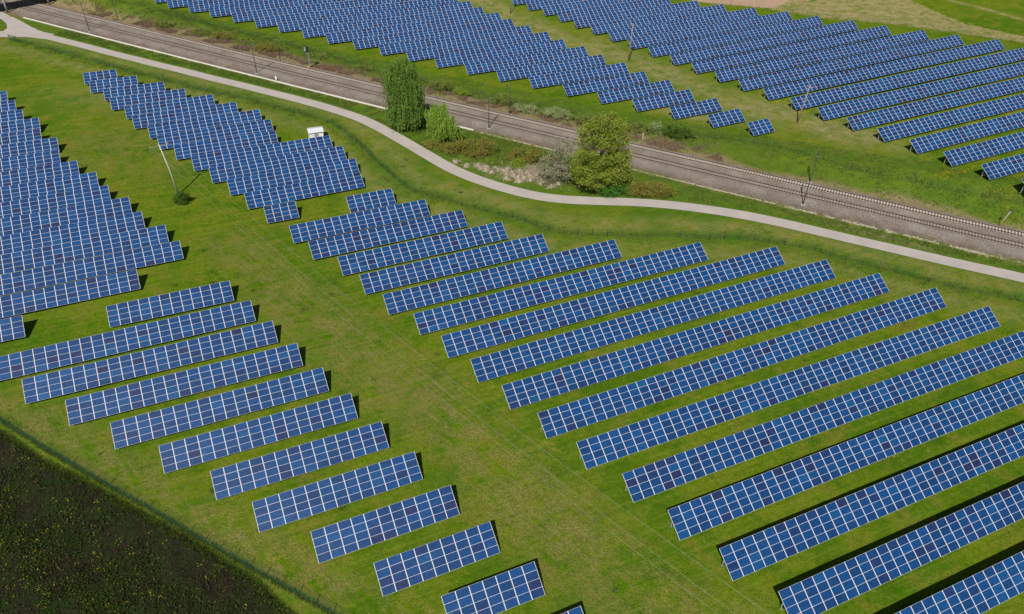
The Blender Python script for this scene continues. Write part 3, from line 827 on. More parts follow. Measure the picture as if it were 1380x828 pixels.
def mast(name, x, y, h, mat, label, cat, group, arm=None, foot=True):
    z = gz(x, y)
    t = empty(name, (x, y, z)); tag(t, label, cat, group)
    mb = MB(); mb.tube([(0, 0, -0.3), (0, 0, h * 0.5), (0, 0, h)], [0.12, 0.10, 0.08], 8); mb.build('pole', M[mat], t, smooth=True)
    if foot:
        mb = MB(); mb.box(-.45, .45, -.45, .45, -0.2, 0.18); mb.build('foundation', M['plinth'], t)
    if arm:
        mb = MB(); dx, dy = 0.4495 * arm, 0.893 * arm; n_ = abs(arm)
        mb.tube([(0, 0, h - 0.6), (dx, dy, h - 0.2)], 0.05, 6)
        mb.tube([(0, 0, h - 2.2), (dx, dy, h - 0.3)], 0.05, 6)
        mb.tube([(0, 0, h - 2.2), (dx * 1.05, dy * 1.05, h - 2.0)], 0.04, 6)
        mb.build('cantilever_arm', M[mat], t)
        mb = MB(); mb.tube([(dx * .12, dy * .12, h - .56), (dx * .3, dy * .3, h - .48)], 0.11, 8); mb.tube([(dx * .12, dy * .12, h - 2.2), (dx * .3, dy * .3, h - 2.13)], 0.11, 8)
        mb.build('insulator', M['sleeper_w'], t)
    return t
G = 'overhead line masts along the railway'
NEAR = [(-140.43, 246.29, 9.0, 'dark railway mast beside the duct, first from the bridge'), (-76.32, 213.41, 9.0, 'dark railway mast by the pale duct, above the long row of tables'),
        (-7.09, 179.58, 8.6, 'dark railway mast standing just beyond the small willow'), (63.22, 144.15, 9.2, 'tall dark railway mast on the stony ballast edge, its shadow on the tracks')]
FARM = [(-135.7, 257.19, 8.6, 'dark mast on the far side of the tracks nearest the bridge'), (-72.21, 224.02, 8.8, 'dark mast on the far side of the tracks beside the ochre bush'),
        (-1.91, 188.65, 9.0, 'dark mast on the far side of the tracks by the whitish shrubs'), (67.91, 154.6, 9.0, 'slim mast at the far ballast edge with its shadow on the grass')]
for i, (x, y, h, l) in enumerate(NEAR): mast('railway_mast', x, y, h, 'dark_steel', l, 'mast', G, 2.2)
for i, (x, y, h, l) in enumerate(FARM): mast('railway_mast', x, y, h, 'dark_steel', l, 'mast', G, -2.2)

# signal
t = empty('railway_signal', (-62.05, 219.04, gz(-62.05, 219.04))); tag(t, 'railway signal with dark head on a lattice post beyond the tracks', 'signal')
mb = MB()
for a, b in ((-.16, -.16), (.16, -.16), (.16, .16), (-.16, .16)): mb.tube([(a, b, 0), (a, b, 5.4)], 0.035, 5)
for k in range(9):
    z = 0.3 + k * 0.6; s_ = 1 if k % 2 else -1
    mb.bar((-.16 * s_, -.16, z), (.16 * s_, -.16, z + .5), .03); mb.bar((.16 * s_, .16, z), (-.16 * s_, .16, z + .5), .03)
mb.build('post', M['grey_steel'], t)
mb = MB(); mb.box(-.38, .38, -.32, -.2, 4.7, 6.5); mb.build('signal_head', M['black'], t)
mb = MB(); mb.box(-.95, -.5, -.3, -.2, 5.2, 6.2); mb.build('sign_plate', M['grey_steel'], t)
mb = MB(); mb.box(-.4, .4, -.5, .5, 4.4, 4.5); mb.tube([(.4, -.5, 4.5), (.4, -.5, 5.4), (.4, .5, 5.4), (.4, .5, 4.5)], .025, 5); mb.build('platform', M['grey_steel'], t)
mb = MB(); mb.box(-.75, -.25, -.35, .05, 0, .5); mb.build('relay_box', M['orange'], t)

# white kilometre post by the duct
t = empty('marker_post', (-69.34, 208.47, -0.6), R(-27)); tag(t, 'small white marker board standing at the cable duct', 'marker post')
mb = MB(); mb.tube([(0, 0, 0), (0, 0, 1.0)], .04, 6); mb.build('post', M['white_sign'], t)
mb = MB(); mb.box(-.25, .25, -.05, -.01, .35, 1.35); mb.build('board', M['white_sign'], t)

def stub(x, y, h, label, lean=0.0):
    t = empty('marker_post', (x, y, gz(x, y))); tag(t, label, 'marker post', 'pale posts along the far track')
    mb = MB(); mb.tube([(0, 0, 0), (lean, 0, h)], [.075, .06], 8); mb.build('post', M['pale_pole'], t, smooth=True)
    mb = MB(); mb.box(lean - .28, lean + .28, -.06, .02, h - .1, h + .25); mb.build('cap', M['grey_steel'], t)
stub(31.22, 171.89, 3.2, 'short pale post in the grass beyond the big tree')
stub(102.82, 137.29, 3.4, 'short leaning pale post near the last dandelions by the ballast', 0.9)

# wooden power poles
WN = Vector((0.8, 0.6, 0))
t = empty('power_pole', (-73.05, 142.03, -0.6)); tag(t, 'tall pale power pole with crossarm, foot beside the lone shrub', 'power pole')
mb = MB(); mb.tube([(0, 0, -.4), (-.3, -.1, 6), (-1.0, -.2, 12.0)], [.19, .16, .12], 10); mb.build('pole', M['pale_pole'], t, smooth=True)
mb = MB(); c0 = Vector((-1.0, -.2, 11.6)); mb.bar(c0 - WN * 1.9, c0 + WN * 1.9, .14, .12); mb.build('crossarm', M['wood'], t)
OFF = (-1.7, -.1, 1.7)
for o_ in OFF:
    q = c0 + WN * o_; mb = MB(); mb.tube([q, q + Vector((0, 0, .35))], [.07, .05], 6); mb.build('insulator', M['plinth'], t)
P1 = Vector((-74.05, 141.8, -0.6)); P2 = Vector((77.3, -6.0, -0.6))
t = empty('power_pole', P2); tag(t, 'next pale power pole of the field line, outside the picture', 'power pole')
mb = MB(); mb.tube([(0, 0, -.4), (0, 0, 12.0)], [.19, .12], 10); mb.build('pole', M['pale_pole'], t)
mb = MB(); mb.bar(-WN * 2.9 + Vector((0, 0, 11.6)), WN * 2.9 + Vector((0, 0, 11.6)), .14, .12); mb.build('crossarm', M['wood'], t)
WL = ['lowest thin power wire over the mown aisle', 'middle thin power wire over the mown aisle', 'thin power wire over the aisle, nearest the big tables']
for o1, o2, l in zip(OFF, (-1.79, -0.60, 2.40), WL):
    a = P1 + WN * o1 + Vector((0, 0, 12.0)); b = P2 + WN * o2 + Vector((0, 0, 12.0)); pts = []
    for k in range(41):
        u = k / 40; p = a.lerp(b, u); p.z -= 4 * 7.1 * u * (1 - u); pts.append(p)
    mb = MB(); mb.tube(pts, 0.0075, 5); o = mb.build('power_wire', M['wire']); tag(o, l, 'wire', 'power wires over the aisle')
for x, y, h, l, lean in ((34.37, 231.49, 11.4, 'brown wooden pole in the grass strip between the two far blocks', .1), (72.91, 183.8, 10.4, 'brown wooden pole at the end of the grass strip, shadow on the meadow', .7), (-3.16, 275.62, 9.5, 'wooden pole standing highest up the grass strip', 0)):
    t = empty('power_pole', (x, y, gz(x, y))); tag(t, l, 'power pole', 'wooden poles between the far blocks')
    mb = MB(); mb.tube([(0, 0, -.3), (lean, 0, h)], [.17, .12], 8); mb.build('pole', M['wood'], t, smooth=True)
    mb = MB(); mb.bar((lean - .8, .3, h - .5), (lean + .8, -.3, h - .5), .11); mb.build('crossarm', M['wood'], t)

# ------------------------------------------------------------------ white kiosk
t = empty('transformer_kiosk', (-50.6, 169.41, -0.6), math.atan2(1.22, 3.12)); tag(t, 'small white transformer kiosk with grey door behind the solar tables', 'kiosk')
Wk, Dk, Hk = 3.35, 2.7, 2.25
mb = MB(); mb.box(-.08, Wk + .08, -.08, Dk + .08, -.1, .12); mb.build('plinth', M['plinth'], t)
mb = MB(); mb.box(0, Wk, 0, Dk, .12, Hk); mb.build('wall', M['white_paint'], t)
mb = MB()
mb._add([(-.18, -.22, Hk), (Wk + .18, -.22, Hk), (Wk + .18, Dk + .22, Hk), (-.18, Dk + .22, Hk), (-.18, -.22, Hk + .14), (Wk + .18, -.22, Hk + .14), (Wk + .18, Dk / 2, Hk + .5), (-.18, Dk / 2, Hk + .5), (Wk + .18, Dk + .22, Hk + .14), (-.18, Dk + .22, Hk + .14)],
        [(0, 3, 2, 1), (4, 5, 6, 7), (7, 6, 8, 9), (0, 1, 5, 4), (3, 9, 8, 2), (0, 4, 7, 9, 3), (1, 2, 8, 6, 5)])
mb.build('roof', M['roof'], t)
mb = MB(); mb.box(1.15, 2.15, -.05, 0.0, .14, 2.1); d_ = mb.build('door', M['door_grey'], t)
mb = MB(); mb.box(2.0, 2.06, -.1, -.05, 1.0, 1.15); mb.build('handle', M['black'], d_)
mb = MB(); mb.box(.35, .85, -.03, 0, 1.5, 1.85); mb.build('vent', M['roof'], t)

# ------------------------------------------------------------------ fences
def resample(pl, step):
    pl = np.array(pl); s = np.concatenate([[0], np.cumsum(np.hypot(*np.diff(pl, axis=0).T))])
    n = max(2, int(round(s[-1] / step)) + 1); t = np.linspace(0, s[-1], n)
    return np.stack([np.interp(t, s, pl[:, 0]), np.interp(t, s, pl[:, 1])], 1)
def fence(pl, step, h, label, pitch_v, nh, wv=0.006, mat='green_fence', postw=0.07):
    pts = resample(pl, step); t = empty('wire_fence', (pts[0][0], pts[0][1], gz(*pts[0]))); tag(t, label, 'fence', 'green wire fences')
    o0 = Vector(t.location)
    mb = MB(); mb.tube([(0, 0, -.2), (0, 0, h + .08)], postw / 2 * 1.2, 6); pm = mb.mesh('post', M[mat])
    idx = range(len(pts)) if len(pts) <= 100 else range(100)
    for k in idx:
        p = pts[k]; link_mesh('post', pm, t, Vector((p[0], p[1], gz(*p))) - o0)
    if len(pts) > 100:
        mb = MB()
        for p in pts[100:]:
            q = Vector((p[0], p[1], gz(*p))) - o0; mb.tube([q, q + Vector((0, 0, h + .08))], postw / 2 * 1.2, 6)
        ob = mb.build('posts', M[mat], t); ob['kind'] = 'stuff'
    mb = MB(); V = []
    for a, b in zip(pts[:-1], pts[1:]):
        A = Vector((a[0], a[1], gz(*a))) - o0; B = Vector((b[0], b[1], gz(*b))) - o0
        for k in range(nh):
            z = 0.04 + (h - 0.06) * k / (nh - 1); mb.bar(A + Vector((0, 0, z)), B + Vector((0, 0, z)), wv * 1.6)
        n = max(2, int((B - A).length / pitch_v))
        for k in range(1, n):
            q = A.lerp(B, k / n); mb.bar(q + Vector((0, 0, .03)), q + Vector((0, 0, h)), wv)
    mb.build('wire_mesh', M[mat], t)
fence(FENCE_FIELD, 2.5, 1.6, 'green wire mesh fence between the meadow and the dark field', 0.15, 9, 0.007)
fence([p for p in FENCE_PATH if p[0] > -160], 3.0, 1.75, 'green wire fence with thin posts running along the curved path', 0.16, 8, 0.007)
fence(FENCE_RAIL, 3.4, 1.6, 'thin green wire fence in tall grass beyond the railway', 0.25, 6, 0.006, postw=.055)
fence(FENCE_FAR, 3.4, 1.5, 'thin wire fence along the tan meadow behind the farthest tables', 0.4, 5, 0.006, postw=.06)
t = empty('gate', (-161.5, 236.9, -0.6), R(-25)); tag(t, 'low green gate where the path meets the junction', 'gate')
for x in (0, 3.4):
    mb = MB(); mb.tube([(x, 0, 0), (x, 0, 1.9)], .08, 6); mb.build('post', M['green_fence'], t)
mb = MB()
for k in range(14): mb.bar((.15 + k * .24, 0, .15), (.15 + k * .24, 0, 1.7), .035)
for z in (.15, 1.7): mb.bar((.1, 0, z), (3.3, 0, z), .06)
mb.build('gate_leaf', M['green_fence'], t)

# ------------------------------------------------------------------ foliage
def quads(name, P, size, mat, tint=None, flat=0.0, long=1.0, down=False):
    """leaf-sized quads at points P (n,3)"""
    n = len(P); size = np.broadcast_to(size, (n,))[:, None]
    a = rng.normal(size=(n, 3)); a /= np.linalg.norm(a, axis=1)[:, None]
    if down: a = a * 0.35 + np.array([0, 0, -1.0]); a /= np.linalg.norm(a, axis=1)[:, None]
    b = rng.normal(size=(n, 3))
    if flat: a[:, 2] *= (1 - flat); b[:, 2] *= (1 - flat)
    b -= (b * a).sum(1)[:, None] * a; b /= np.linalg.norm(b, axis=1)[:, None]; a /= np.linalg.norm(a, axis=1)[:, None]
    a = a * size * long / 2; b = b * size / 2
    V = np.stack([P - a * .9, P + b * .8 - a * .1, P + a, P - b * .8 + a * .1], 1).reshape(-1, 3)
    F = np.arange(4 * n).reshape(n, 4)
    tint = rng.random(n) if tint is None else tint
    return np_mesh(name, V, F, [mat], attrs={'tint': ('FACE', tint)})

def crown_points(blobs, n, clump=0.5, nclump=None, shell=0.65):
    """points in clumps spread through ellipsoids, denser near their skins"""
    vol = np.array([b[3] * b[4] * b[5] for b in blobs]) ** 0.75; vol = vol / vol.sum()
    nclump = nclump or max(12, n // 60)
    w = rng.choice(len(blobs), nclump, p=vol); B = np.array(blobs)[w]
    d = rng.normal(size=(nclump, 3)); d /= np.linalg.norm(d, axis=1)[:, None]
    r = shell + (1 - shell) * rng.random(nclump) ** 0.6
    r *= 1 + 0.12 * rng.normal(size=nclump)
    C = B[:, :3] + d * B[:, 3:6] * r[:, None]
    k = rng.integers(0, nclump, n); s = clump * (0.6 + 0.8 * rng.random(nclump))[k][:, None]
    P = C[k] + rng.normal(size=(n, 3)) * s * np.array([1, 1, .75])
    tint = np.clip(rng.random(nclump)[k] * .55 + rng.random(n) * .45, 0, 1)
    return P, tint

def trunk(name, parent, h, r0, limbs, mat='bark'):
    mb = MB(); mb.tube([(0, 0, -.2), (.1, .05, h * .4), (.0, .1, h)], [r0, r0 * .75, r0 * .35], 8)
    for i in range(limbs):
        a = 2 * math.pi * i / limbs + random.random(); z = h * random.uniform(.3, .8); L = h * random.uniform(.25, .42)
        mb.tube([(0, 0, z), (math.cos(a) * L * .5, math.sin(a) * L * .5, z + L * .45), (math.cos(a) * L, math.sin(a) * L, z + L * .7)], [r0 * .4, r0 * .25, r0 * .08], 6)
    return mb.build(name, M[mat], parent, smooth=True)

LM = {
 'willow': leaf_mat('willow_leaves', (0.095, 0.180, 0.026), (0.230, 0.350, 0.066)),
 'willow2': leaf_mat('young_willow_leaves', (0.188, 0.315, 0.038), (0.345, 0.495, 0.075)),
 'big': leaf_mat('yellowish_leaves', (0.135, 0.210, 0.018), (0.340, 0.410, 0.055), (0.24, 0.25, 0.055)),
 'deep': leaf_mat('deep_green_leaves', (0.046, 0.143, 0.016), (0.104, 0.273, 0.039)),
 'greige': leaf_mat('grey_blossom_leaves', (0.225, 0.203, 0.120), (0.495, 0.465, 0.345), (0.165, 0.217, 0.068)),
 'ochre': leaf_mat('budding_ochre_leaves', (0.210, 0.158, 0.042), (0.315, 0.292, 0.053), (0.173, 0.225, 0.033)),
 'olive': leaf_mat('olive_leaves', (0.128, 0.196, 0.031), (0.272, 0.348, 0.060), (0.221, 0.204, 0.068)),
 'lime': leaf_mat('lime_leaves', (0.182, 0.266, 0.025), (0.308, 0.392, 0.042)),
 'straw': leaf_mat('dry_straw', (0.33, 0.27, 0.18), (0.66, 0.58, 0.44)),
 'reed': leaf_mat('brown_reed', (0.170, 0.110, 0.070), (0.340, 0.240, 0.165)),
 'grassy': leaf_mat('tall_grass_blades', (0.070, 0.125, 0.014), (0.190, 0.235, 0.045)),
 'weed': leaf_mat('weed_leaves', (0.042, 0.102, 0.014), (0.132, 0.204, 0.024)),
 'soilweed': leaf_mat('dark_crop_leaves', (0.012, 0.026, 0.003), (0.065, 0.100, 0.008), (0.028, 0.030, 0.010)),
 'petal': leaf_mat('yellow_petal', (0.55, 0.42, 0.012), (0.85, 0.68, 0.02)),
 'white': leaf_mat('whitish_leaves', (0.20, 0.26, 0.08), (0.44, 0.50, 0.24)),
}

def willow(x, y, H, blobs, nstr, mat, label, strand=(1.5, 4.0), leaf=.26, lowest=0.6):
    z = gz(x, y); t = empty('willow_tree', (x, y, z)); tag(t, label, 'tree')
    trunk('trunk', t, H * .72, H * .022, 9)
    P, T = crown_points(blobs, nstr, clump=.45, nclump=nstr // 9, shell=.55)
    L = rng.uniform(*strand, nstr); K = 12
    u = np.linspace(0, 1, K)
    drift = rng.normal(size=(nstr, 2)) * .12
    pts = np.repeat(P[:, None, :], K, 1); pts[:, :, 2] -= L[:, None] * u[None]; pts[:, :, :2] += drift[:, None, :] * u[None, :, None] * L[:, None, None] * .3
    pts += rng.normal(size=pts.shape) * np.array([.10, .10, .08])
    low = lowest + rng.random(nstr)[:, None] * 1.2
    keep = pts[:, :, 2] > low
    Q = pts[keep]; TT = np.repeat(np.clip(T + rng.normal(size=nstr) * .1, 0, 1)[:, None], K, 1)[keep]
    me = quads('crown', Q, rng.uniform(.7, 1.15, len(Q)) * leaf, LM[mat], TT, long=1.7, down=True)
    link_mesh('crown', me, t)
    return t
willow(-28.08, 176.93, 19.5, [(0.2, 0, 16.8, 3.3, 2.8, 2.1), (-1.6, 0, 15.2, 2.6, 2.4, 2.2), (2.2, 0, 14.6, 2.6, 2.4, 2.2), (-.8, -.3, 12.6, 3.9, 3.2, 3.6), (1.6, .2, 11.5, 3.7, 3.2, 3.8), (.3, 0, 7.5, 4.5, 3.6, 3.8), (2.0, .3, 6.6, 3.2, 3.0, 3.4), (-1.6, -.2, 6.3, 3.0, 2.8, 3.0), (.4, -.2, 3.8, 2.3, 2.0, 2.2)], 3600, 'willow',
       'tall drooping willow between the path and the tracks', (1.4, 4.2), .27, .5)
willow(-18.31, 171.04, 10.6, [(-.2, 0, 8.7, 2.3, 2.0, 1.5), (-1.3, 0, 7.3, 2.0, 1.8, 1.4), (-.3, 0, 5.9, 3.0, 2.6, 2.5), (.9, .2, 4.6, 2.9, 2.5, 2.4), (-1.0, 0, 3.8, 2.2, 2.0, 1.9), (3.2, .3, 3.2, 1.6, 1.4, 1.4)], 1500, 'willow2',
       'smaller bright green willow standing by the mast', (.9, 2.4), .25, .4)

def bushy(name, x, y, blobs, n, mat, label, cat, leaf=.28, clump=.5, group=None, shell=.6, trunk_h=None, extra=None):
    z = gz(x, y); t = empty(name, (x, y, z)); tag(t, label, cat, group)
    P, T = crown_points(blobs, n, clump, shell=shell)
    k = P[:, 2] > 0.05; P, T = P[k], T[k]
    me = quads('crown' if 'tree' in name else 'foliage', P, rng.uniform(.6, 1.2, len(P)) * leaf, LM[mat], T, long=1.25)
    link_mesh('crown' if 'tree' in name else 'foliage', me, t)
    if extra:
        m2, blobs2, n2 = extra; P, T = crown_points(blobs2, n2, clump, shell=shell)
        k = P[:, 2] > 0.05; P, T = P[k], T[k]
        link_mesh('foliage', quads('foliage', P, rng.uniform(.6, 1.2, len(P)) * leaf, LM[m2], T, long=1.25), t)
    if trunk_h: trunk('trunk', t, trunk_h, trunk_h * .02 + .03, 8)
    else:
        mb = MB()
        for i in range(7):
            a = i * .9; q = max(b[2] for b in blobs) * .9; mb.tube([(0, 0, -.1), (math.cos(a) * q * .35, math.sin(a) * q * .35, q)], [.05, .015], 5)
        mb.build('stem', M['bark'], t)
    return t
bushy('leafy_tree', 18.2, 148.2, [(1.0, 1.0, 15.2, 3.4, 2.8, 2.2), (-1.8, .5, 13.4, 3.3, 2.8, 2.4), (3.2, .8, 13.0, 3.1, 2.6, 2.4), (0, 0, 10.0, 4.8, 3.8, 3.0), (-2.8, -.3, 6.6, 3.7, 3.2, 2.7), (2.6, -.4, 6.2, 4.2, 3.4, 3.0), (-.5, -1, 4.6, 5.0, 3.2, 2.4), (4.6, 0, 7.6, 2.4, 2.4, 2.4)], 36000, 'big',
      'big yellowish green tree leaning over the bend of the path', 'tree', .30, .56, trunk_h=12, shell=.62)
bushy('blossom_shrub', 9.5, 151.9, [(0, 0, 6.0, 2.9, 2.6, 2.1), (-2.4, -.3, 3.6, 2.5, 2.3, 2.2), (1.6, 0, 4.2, 2.9, 2.4, 2.4), (1.6, .6, 8.2, 2.4, 1.9, 1.8), (-.5, -.8, 2.0, 3.5, 2.2, 1.6)], 8200, 'greige',
      'greyish blossoming shrub leaning on the big tree', 'shrub', .26, .5, trunk_h=6)
bushy('leafy_shrub', 21.2, 146.6, [(0, 0, 1.5, 2.6, 1.6, 1.5), (2.2, .4, 1.6, 1.8, 1.4, 1.4), (-2.0, .3, 1.4, 1.6, 1.3, 1.3)], 4200, 'deep', 'deep green leafy shrub under the big tree', 'shrub', .28, .4)
bushy('budding_shrub', -10.6, 165.6, [(0, 0, 1.6, 3.4, 2.2, 1.7), (3.2, .2, 1.8, 3.0, 2.2, 1.9), (-3.0, .6, 1.3, 2.4, 1.6, 1.2), (1.2, -1.5, 1.0, 3.0, 1.6, 1.0)], 8500, 'ochre', 'ochre and olive budding shrub to the side of the small willow', 'shrub', .24, .42)
bushy('budding_shrub', -16.5, 165.5, [(0, 0, 1.0, 3.0, 1.6, 1.1), (-3.4, 2.0, .9, 2.2, 1.4, .9)], 3800, 'ochre', 'low reddish shrub at the foot of the small willow', 'shrub', .22, .4)
bushy('budding_shrub', 2.6, 161.6, [(0, 0, 2.0, 3.3, 2.2, 2.0), (-2.4, .4, 1.4, 2.2, 1.6, 1.4), (2.0, -.2, 1.6, 1.8, 1.6, 1.6)], 6800, 'ochre', 'rounded ochre shrub near the duct, beside the blossoming shrub', 'shrub', .24, .42)
bushy('leafy_shrub', 1.0, 158.9, [(0, 0, .9, 1.7, 1.3, 1.0), (-1.4, -.5, .7, 1.3, 1.1, .8)], 2300, 'lime', 'low bright lime shrub in the dry grass', 'shrub', .22, .35)
bushy('budding_shrub', 28.6, 146.9, [(0, 0, 1.5, 3.4, 2.0, 1.5), (3.4, -.4, 1.6, 2.8, 1.8, 1.6), (-3.0, .2, 1.3, 2.2, 1.6, 1.3)], 7000, 'ochre', 'reddish olive shrub on the bank beyond the big tree trunk', 'shrub', .24, .42)
bushy('lone_shrub', -70.6, 138.3, [(0, 0, 1.5, 1.3, 1.1, 1.2), (.4, .2, 2.2, .9, .8, .8), (-.5, -.3, .8, 1.4, 1.1, .7)], 2600, 'weed', 'lone dark shrub in the mown grass at the foot of the pole', 'shrub', .20, .28)
NB = [(-78.5, 232.8, 2.2, 4.2, 'ochre', 'ochre bush beside the dark mast beyond the tracks'), (-96, 243.5, 1.8, 3.4, 'ochre', 'low ochre bush in the reeds below the first tables'),
      (-104, 246.5, 1.5, 3.0, 'olive', 'low olive bush in the reeds near the mast by the bridge'), (-21.8, 205.0, 3.2, 3.0, 'olive', 'loose green bush behind the tall willow'), (-15.4, 201.9, 2.0, 1.8, 'lime', 'yellow green bush beside the loose green one'),
      (-4.0, 195.3, 3.0, 3.2, 'olive', 'loose olive bush beside the far mast with whitish shrubs'), (2.0, 191.2, 2.0, 3.0, 'white', 'whitish green shrub beyond the tracks near the far mast'), (10.4, 187.6, 2.6, 3.6, 'white', 'broad whitish shrub between far mast and big tree'),
      (17.8, 184.2, 2.8, 3.6, 'olive', 'olive bush behind the crown of the big tree'), (24.8, 181.4, 2.6, 3.4, 'lime', 'lime bush just past the crown of the big tree'), (31.6, 179.4, 2.4, 3.2, 'olive', 'olive bush above the short pale post'),
      (35.6, 178.6, 3.4, 1.3, 'white', 'slender whitish bush between the olive ones'), (41.2, 176.0, 3.0, 3.6, 'weed', 'dense dark green bush, last one before the small detached table'), (-118, 253.0, 1.6, 3.4, 'olive', 'green bush near the bridge end of the reeds'),
      (-62, 229.5, 1.3, 2.8, 'olive', 'low green bush beyond the railway signal'), (-46, 220.5, 1.2, 2.6, 'olive', 'low green bush in reeds midway from signal to tall willow'), (-31, 211.5, 1.5, 2.8, 'olive', 'low green bush just before the tall willow crown')]
for x, y, h, r, m_, l in NB:
    bushy('roadside_bush', x, y, [(0, 0, h * .55, r, r * .62, h * .5), (r * .5, -r * .2, h * .4, r * .6, r * .5, h * .4), (-r * .5, r * .25, h * .4, r * .6, r * .5, h * .4)], int(900 * r), m_, l, 'bush', .24, .36, 'bushes beyond the railway')

# ------------------------------------------------------------------ grasses, weeds and flowers nobody could count
def on_ground(x, y): return ground_z(x, y) + 0.05 * np.sin(x * 0.21 + 1.3 * np.sin(y * 0.13)) * np.sin(y * 0.17)
def blades(name, x, y, h, w, mat, label, cat, per=4, lean=.35, tint=None):
    n = len(x); x = np.repeat(x, per); y = np.repeat(y, per); h = np.repeat(np.broadcast_to(h, (n,)), per) * rng.uniform(.6, 1.2, n * per)
    x = x + rng.normal(size=len(x)) * .12; y = y + rng.normal(size=len(x)) * .12; z = on_ground(x, y) - .03
    a = rng.uniform(0, 2 * math.pi, len(x)); ln = rng.normal(size=len(x)) * lean * h; la = rng.uniform(0, 2 * math.pi, len(x))
    dx, dy = np.cos(a) * w / 2, np.sin(a) * w / 2
    P0 = np.stack([x - dx, y - dy, z], 1); P1 = np.stack([x + dx, y + dy, z], 1)
    P2 = np.stack([x + np.cos(la) * ln, y + np.sin(la) * ln, z + h], 1)
    V = np.stack([P0, P1, P2], 1).reshape(-1, 3); F = np.arange(3 * len(x)).reshape(-1, 3)
    T = rng.random(len(x)) if tint is None else np.repeat(tint, per)
    o = link_mesh(name, np_mesh(name, V, F, [LM[mat]], attrs={'tint': ('FACE', T)})); tag(o, label, cat, kind='stuff'); return o
def along(pl, n, spread, off=0.0):
    p = resample(pl, .5); i = rng.integers(0, len(p) - 1, n); f = rng.random(n)[:, None]
    q = p[i] * (1 - f) + p[i + 1] * f; d = p[i + 1] - p[i]; d /= np.hypot(*d.T)[:, None]
    s = rng.normal(size=n) * spread + off
    return q[:, 0] - d[:, 1] * s, q[:, 1] + d[:, 0] * s
def patchy(x, y, s=.35, th=0.0, ph=0.0):
    v = np.sin(x * s + 1.7 * np.sin(y * s * .8 + ph)) * np.sin(y * s * 1.1 + 1.3 * np.sin(x * s * .7 + ph)) + .6 * np.sin(x * s * 2.7 + ph) * np.sin(y * s * 2.3 + 2)
    return v > th
x1, y1 = along(FENCE_PATH, 8500, 1.5, 0); k = patchy(x1, y1, .5, -.2)
x1, y1 = x1[k], y1[k]
x2, y2 = along(FENCE_FIELD, 2600, .13); x3, y3 = along(FENCE_RAIL, 12000, 1.9); k = patchy(x3, y3, .5, -.4); x3, y3 = x3[k], y3[k]
blades('tall_grass', np.concatenate([x1, x2, x3]), np.concatenate([y1, y2, y3]), .30, .13, 'grassy', 'tall dark grass along the wire fences', 'grass')
xs = rng.uniform(-160, 112, 26000); d_ = rng.uniform(-6.6, -6.6 - 6, 26000) if False else None
xs = rng.uniform(-150, 112, 60000); dd = rng.uniform(-22, -7.3, 60000)
ys = -0.5033 * xs + 180.7 + rail_curve(xs) + dd / .893
k = (ys > np.interp(xs, [p[0] for p in CENTRE], [p[1] for p in CENTRE]) + 3.0) & patchy(xs, ys, .6, -.3, 1)
blades('verge_grass', xs[k], ys[k], .34, .15, 'grassy', 'uneven green grass between the path and the tracks', 'grass', per=3)
xs = rng.uniform(-170, 115, 30000); dd = rng.uniform(9, 24, 30000); ys = -0.5033 * xs + 180.7 + rail_curve(xs) + dd / .893
k = patchy(xs, ys, .45, .05, 2)
blades('rough_grass', xs[k], ys[k], .34, .15, 'grassy', 'rough grass on the bank beyond the tracks', 'grass', per=3)
# reeds and dry litter beside the far track
xs = rng.uniform(-150, 50, 15000); dd = 7.6 + np.abs(rng.normal(size=15000)) * 3.2; ys = -0.5033 * xs + 180.7 + rail_curve(xs) + dd / .893
k = patchy(xs, ys, .33, .0, 3); xs, ys = xs[k], ys[k]
blades('dry_reeds', xs, ys, .55, .14, 'reed', 'brown dry reeds and litter beside the far track', 'reeds', per=4, lean=.7)
# pale drooping grass tussocks between path and railway
def tussocks(C, n_each, name, label):
    V = []; T = []
    for cx, cy, r, h in C:
        z0 = gz(cx, cy)
        for i in range(n_each):
            a = random.gauss(-1.3, 1.2); rr = abs(random.gauss(0, .35)) * r; bx, by = cx + rr * math.cos(a * 3), cy + rr * math.sin(a * 3)
            L = r * random.uniform(.5, 1.1); hh = h * random.uniform(.6, 1.1); w = .045
            p0 = (bx, by, z0); p1 = (bx + math.cos(a) * L * .45, by + math.sin(a) * L * .45, z0 + hh); p2 = (bx + math.cos(a) * L, by + math.sin(a) * L, z0 + hh * random.uniform(.05, .5))
            nx_, ny_ = -math.sin(a) * w, math.cos(a) * w
            V += [(p0[0] - nx_, p0[1] - ny_, p0[2]), (p0[0] + nx_, p0[1] + ny_, p0[2]), (p1[0] + nx_, p1[1] + ny_, p1[2]), (p1[0] - nx_, p1[1] - ny_, p1[2])]
            V += [(p1[0] - nx_, p1[1] - ny_, p1[2]), (p1[0] + nx_, p1[1] + ny_, p1[2]), (p2[0] + nx_, p2[1] + ny_, p2[2]), (p2[0] - nx_, p2[1] - ny_, p2[2])]
            c = random.random(); T += [c, c]
    o = link_mesh(name, np_mesh(name, np.array(V), np.arange(len(V)).reshape(-1, 4), [LM['straw']], attrs={'tint': ('FACE', T)})); tag(o, label, 'dry grass', kind='stuff')
C = []
for k in range(42):
    u = random.gauss(0, 1); x = random.choice([random.gauss(-6.5, 3.6), random.gauss(-1, 2.5), random.gauss(6.3, 2.6)]); y = 157.6 - .42 * (x + 6) + random.gauss(0, 1.5)
    if y > np.interp(x, [p[0] for p in CENTRE], [p[1] for p in CENTRE]) + 3.2: C.append((x, y, random.uniform(.8, 1.5), random.uniform(.4, .8)))
tussocks(C, 60, 'dry_tussocks', 'pale dry grass tussocks in the bend of the path')
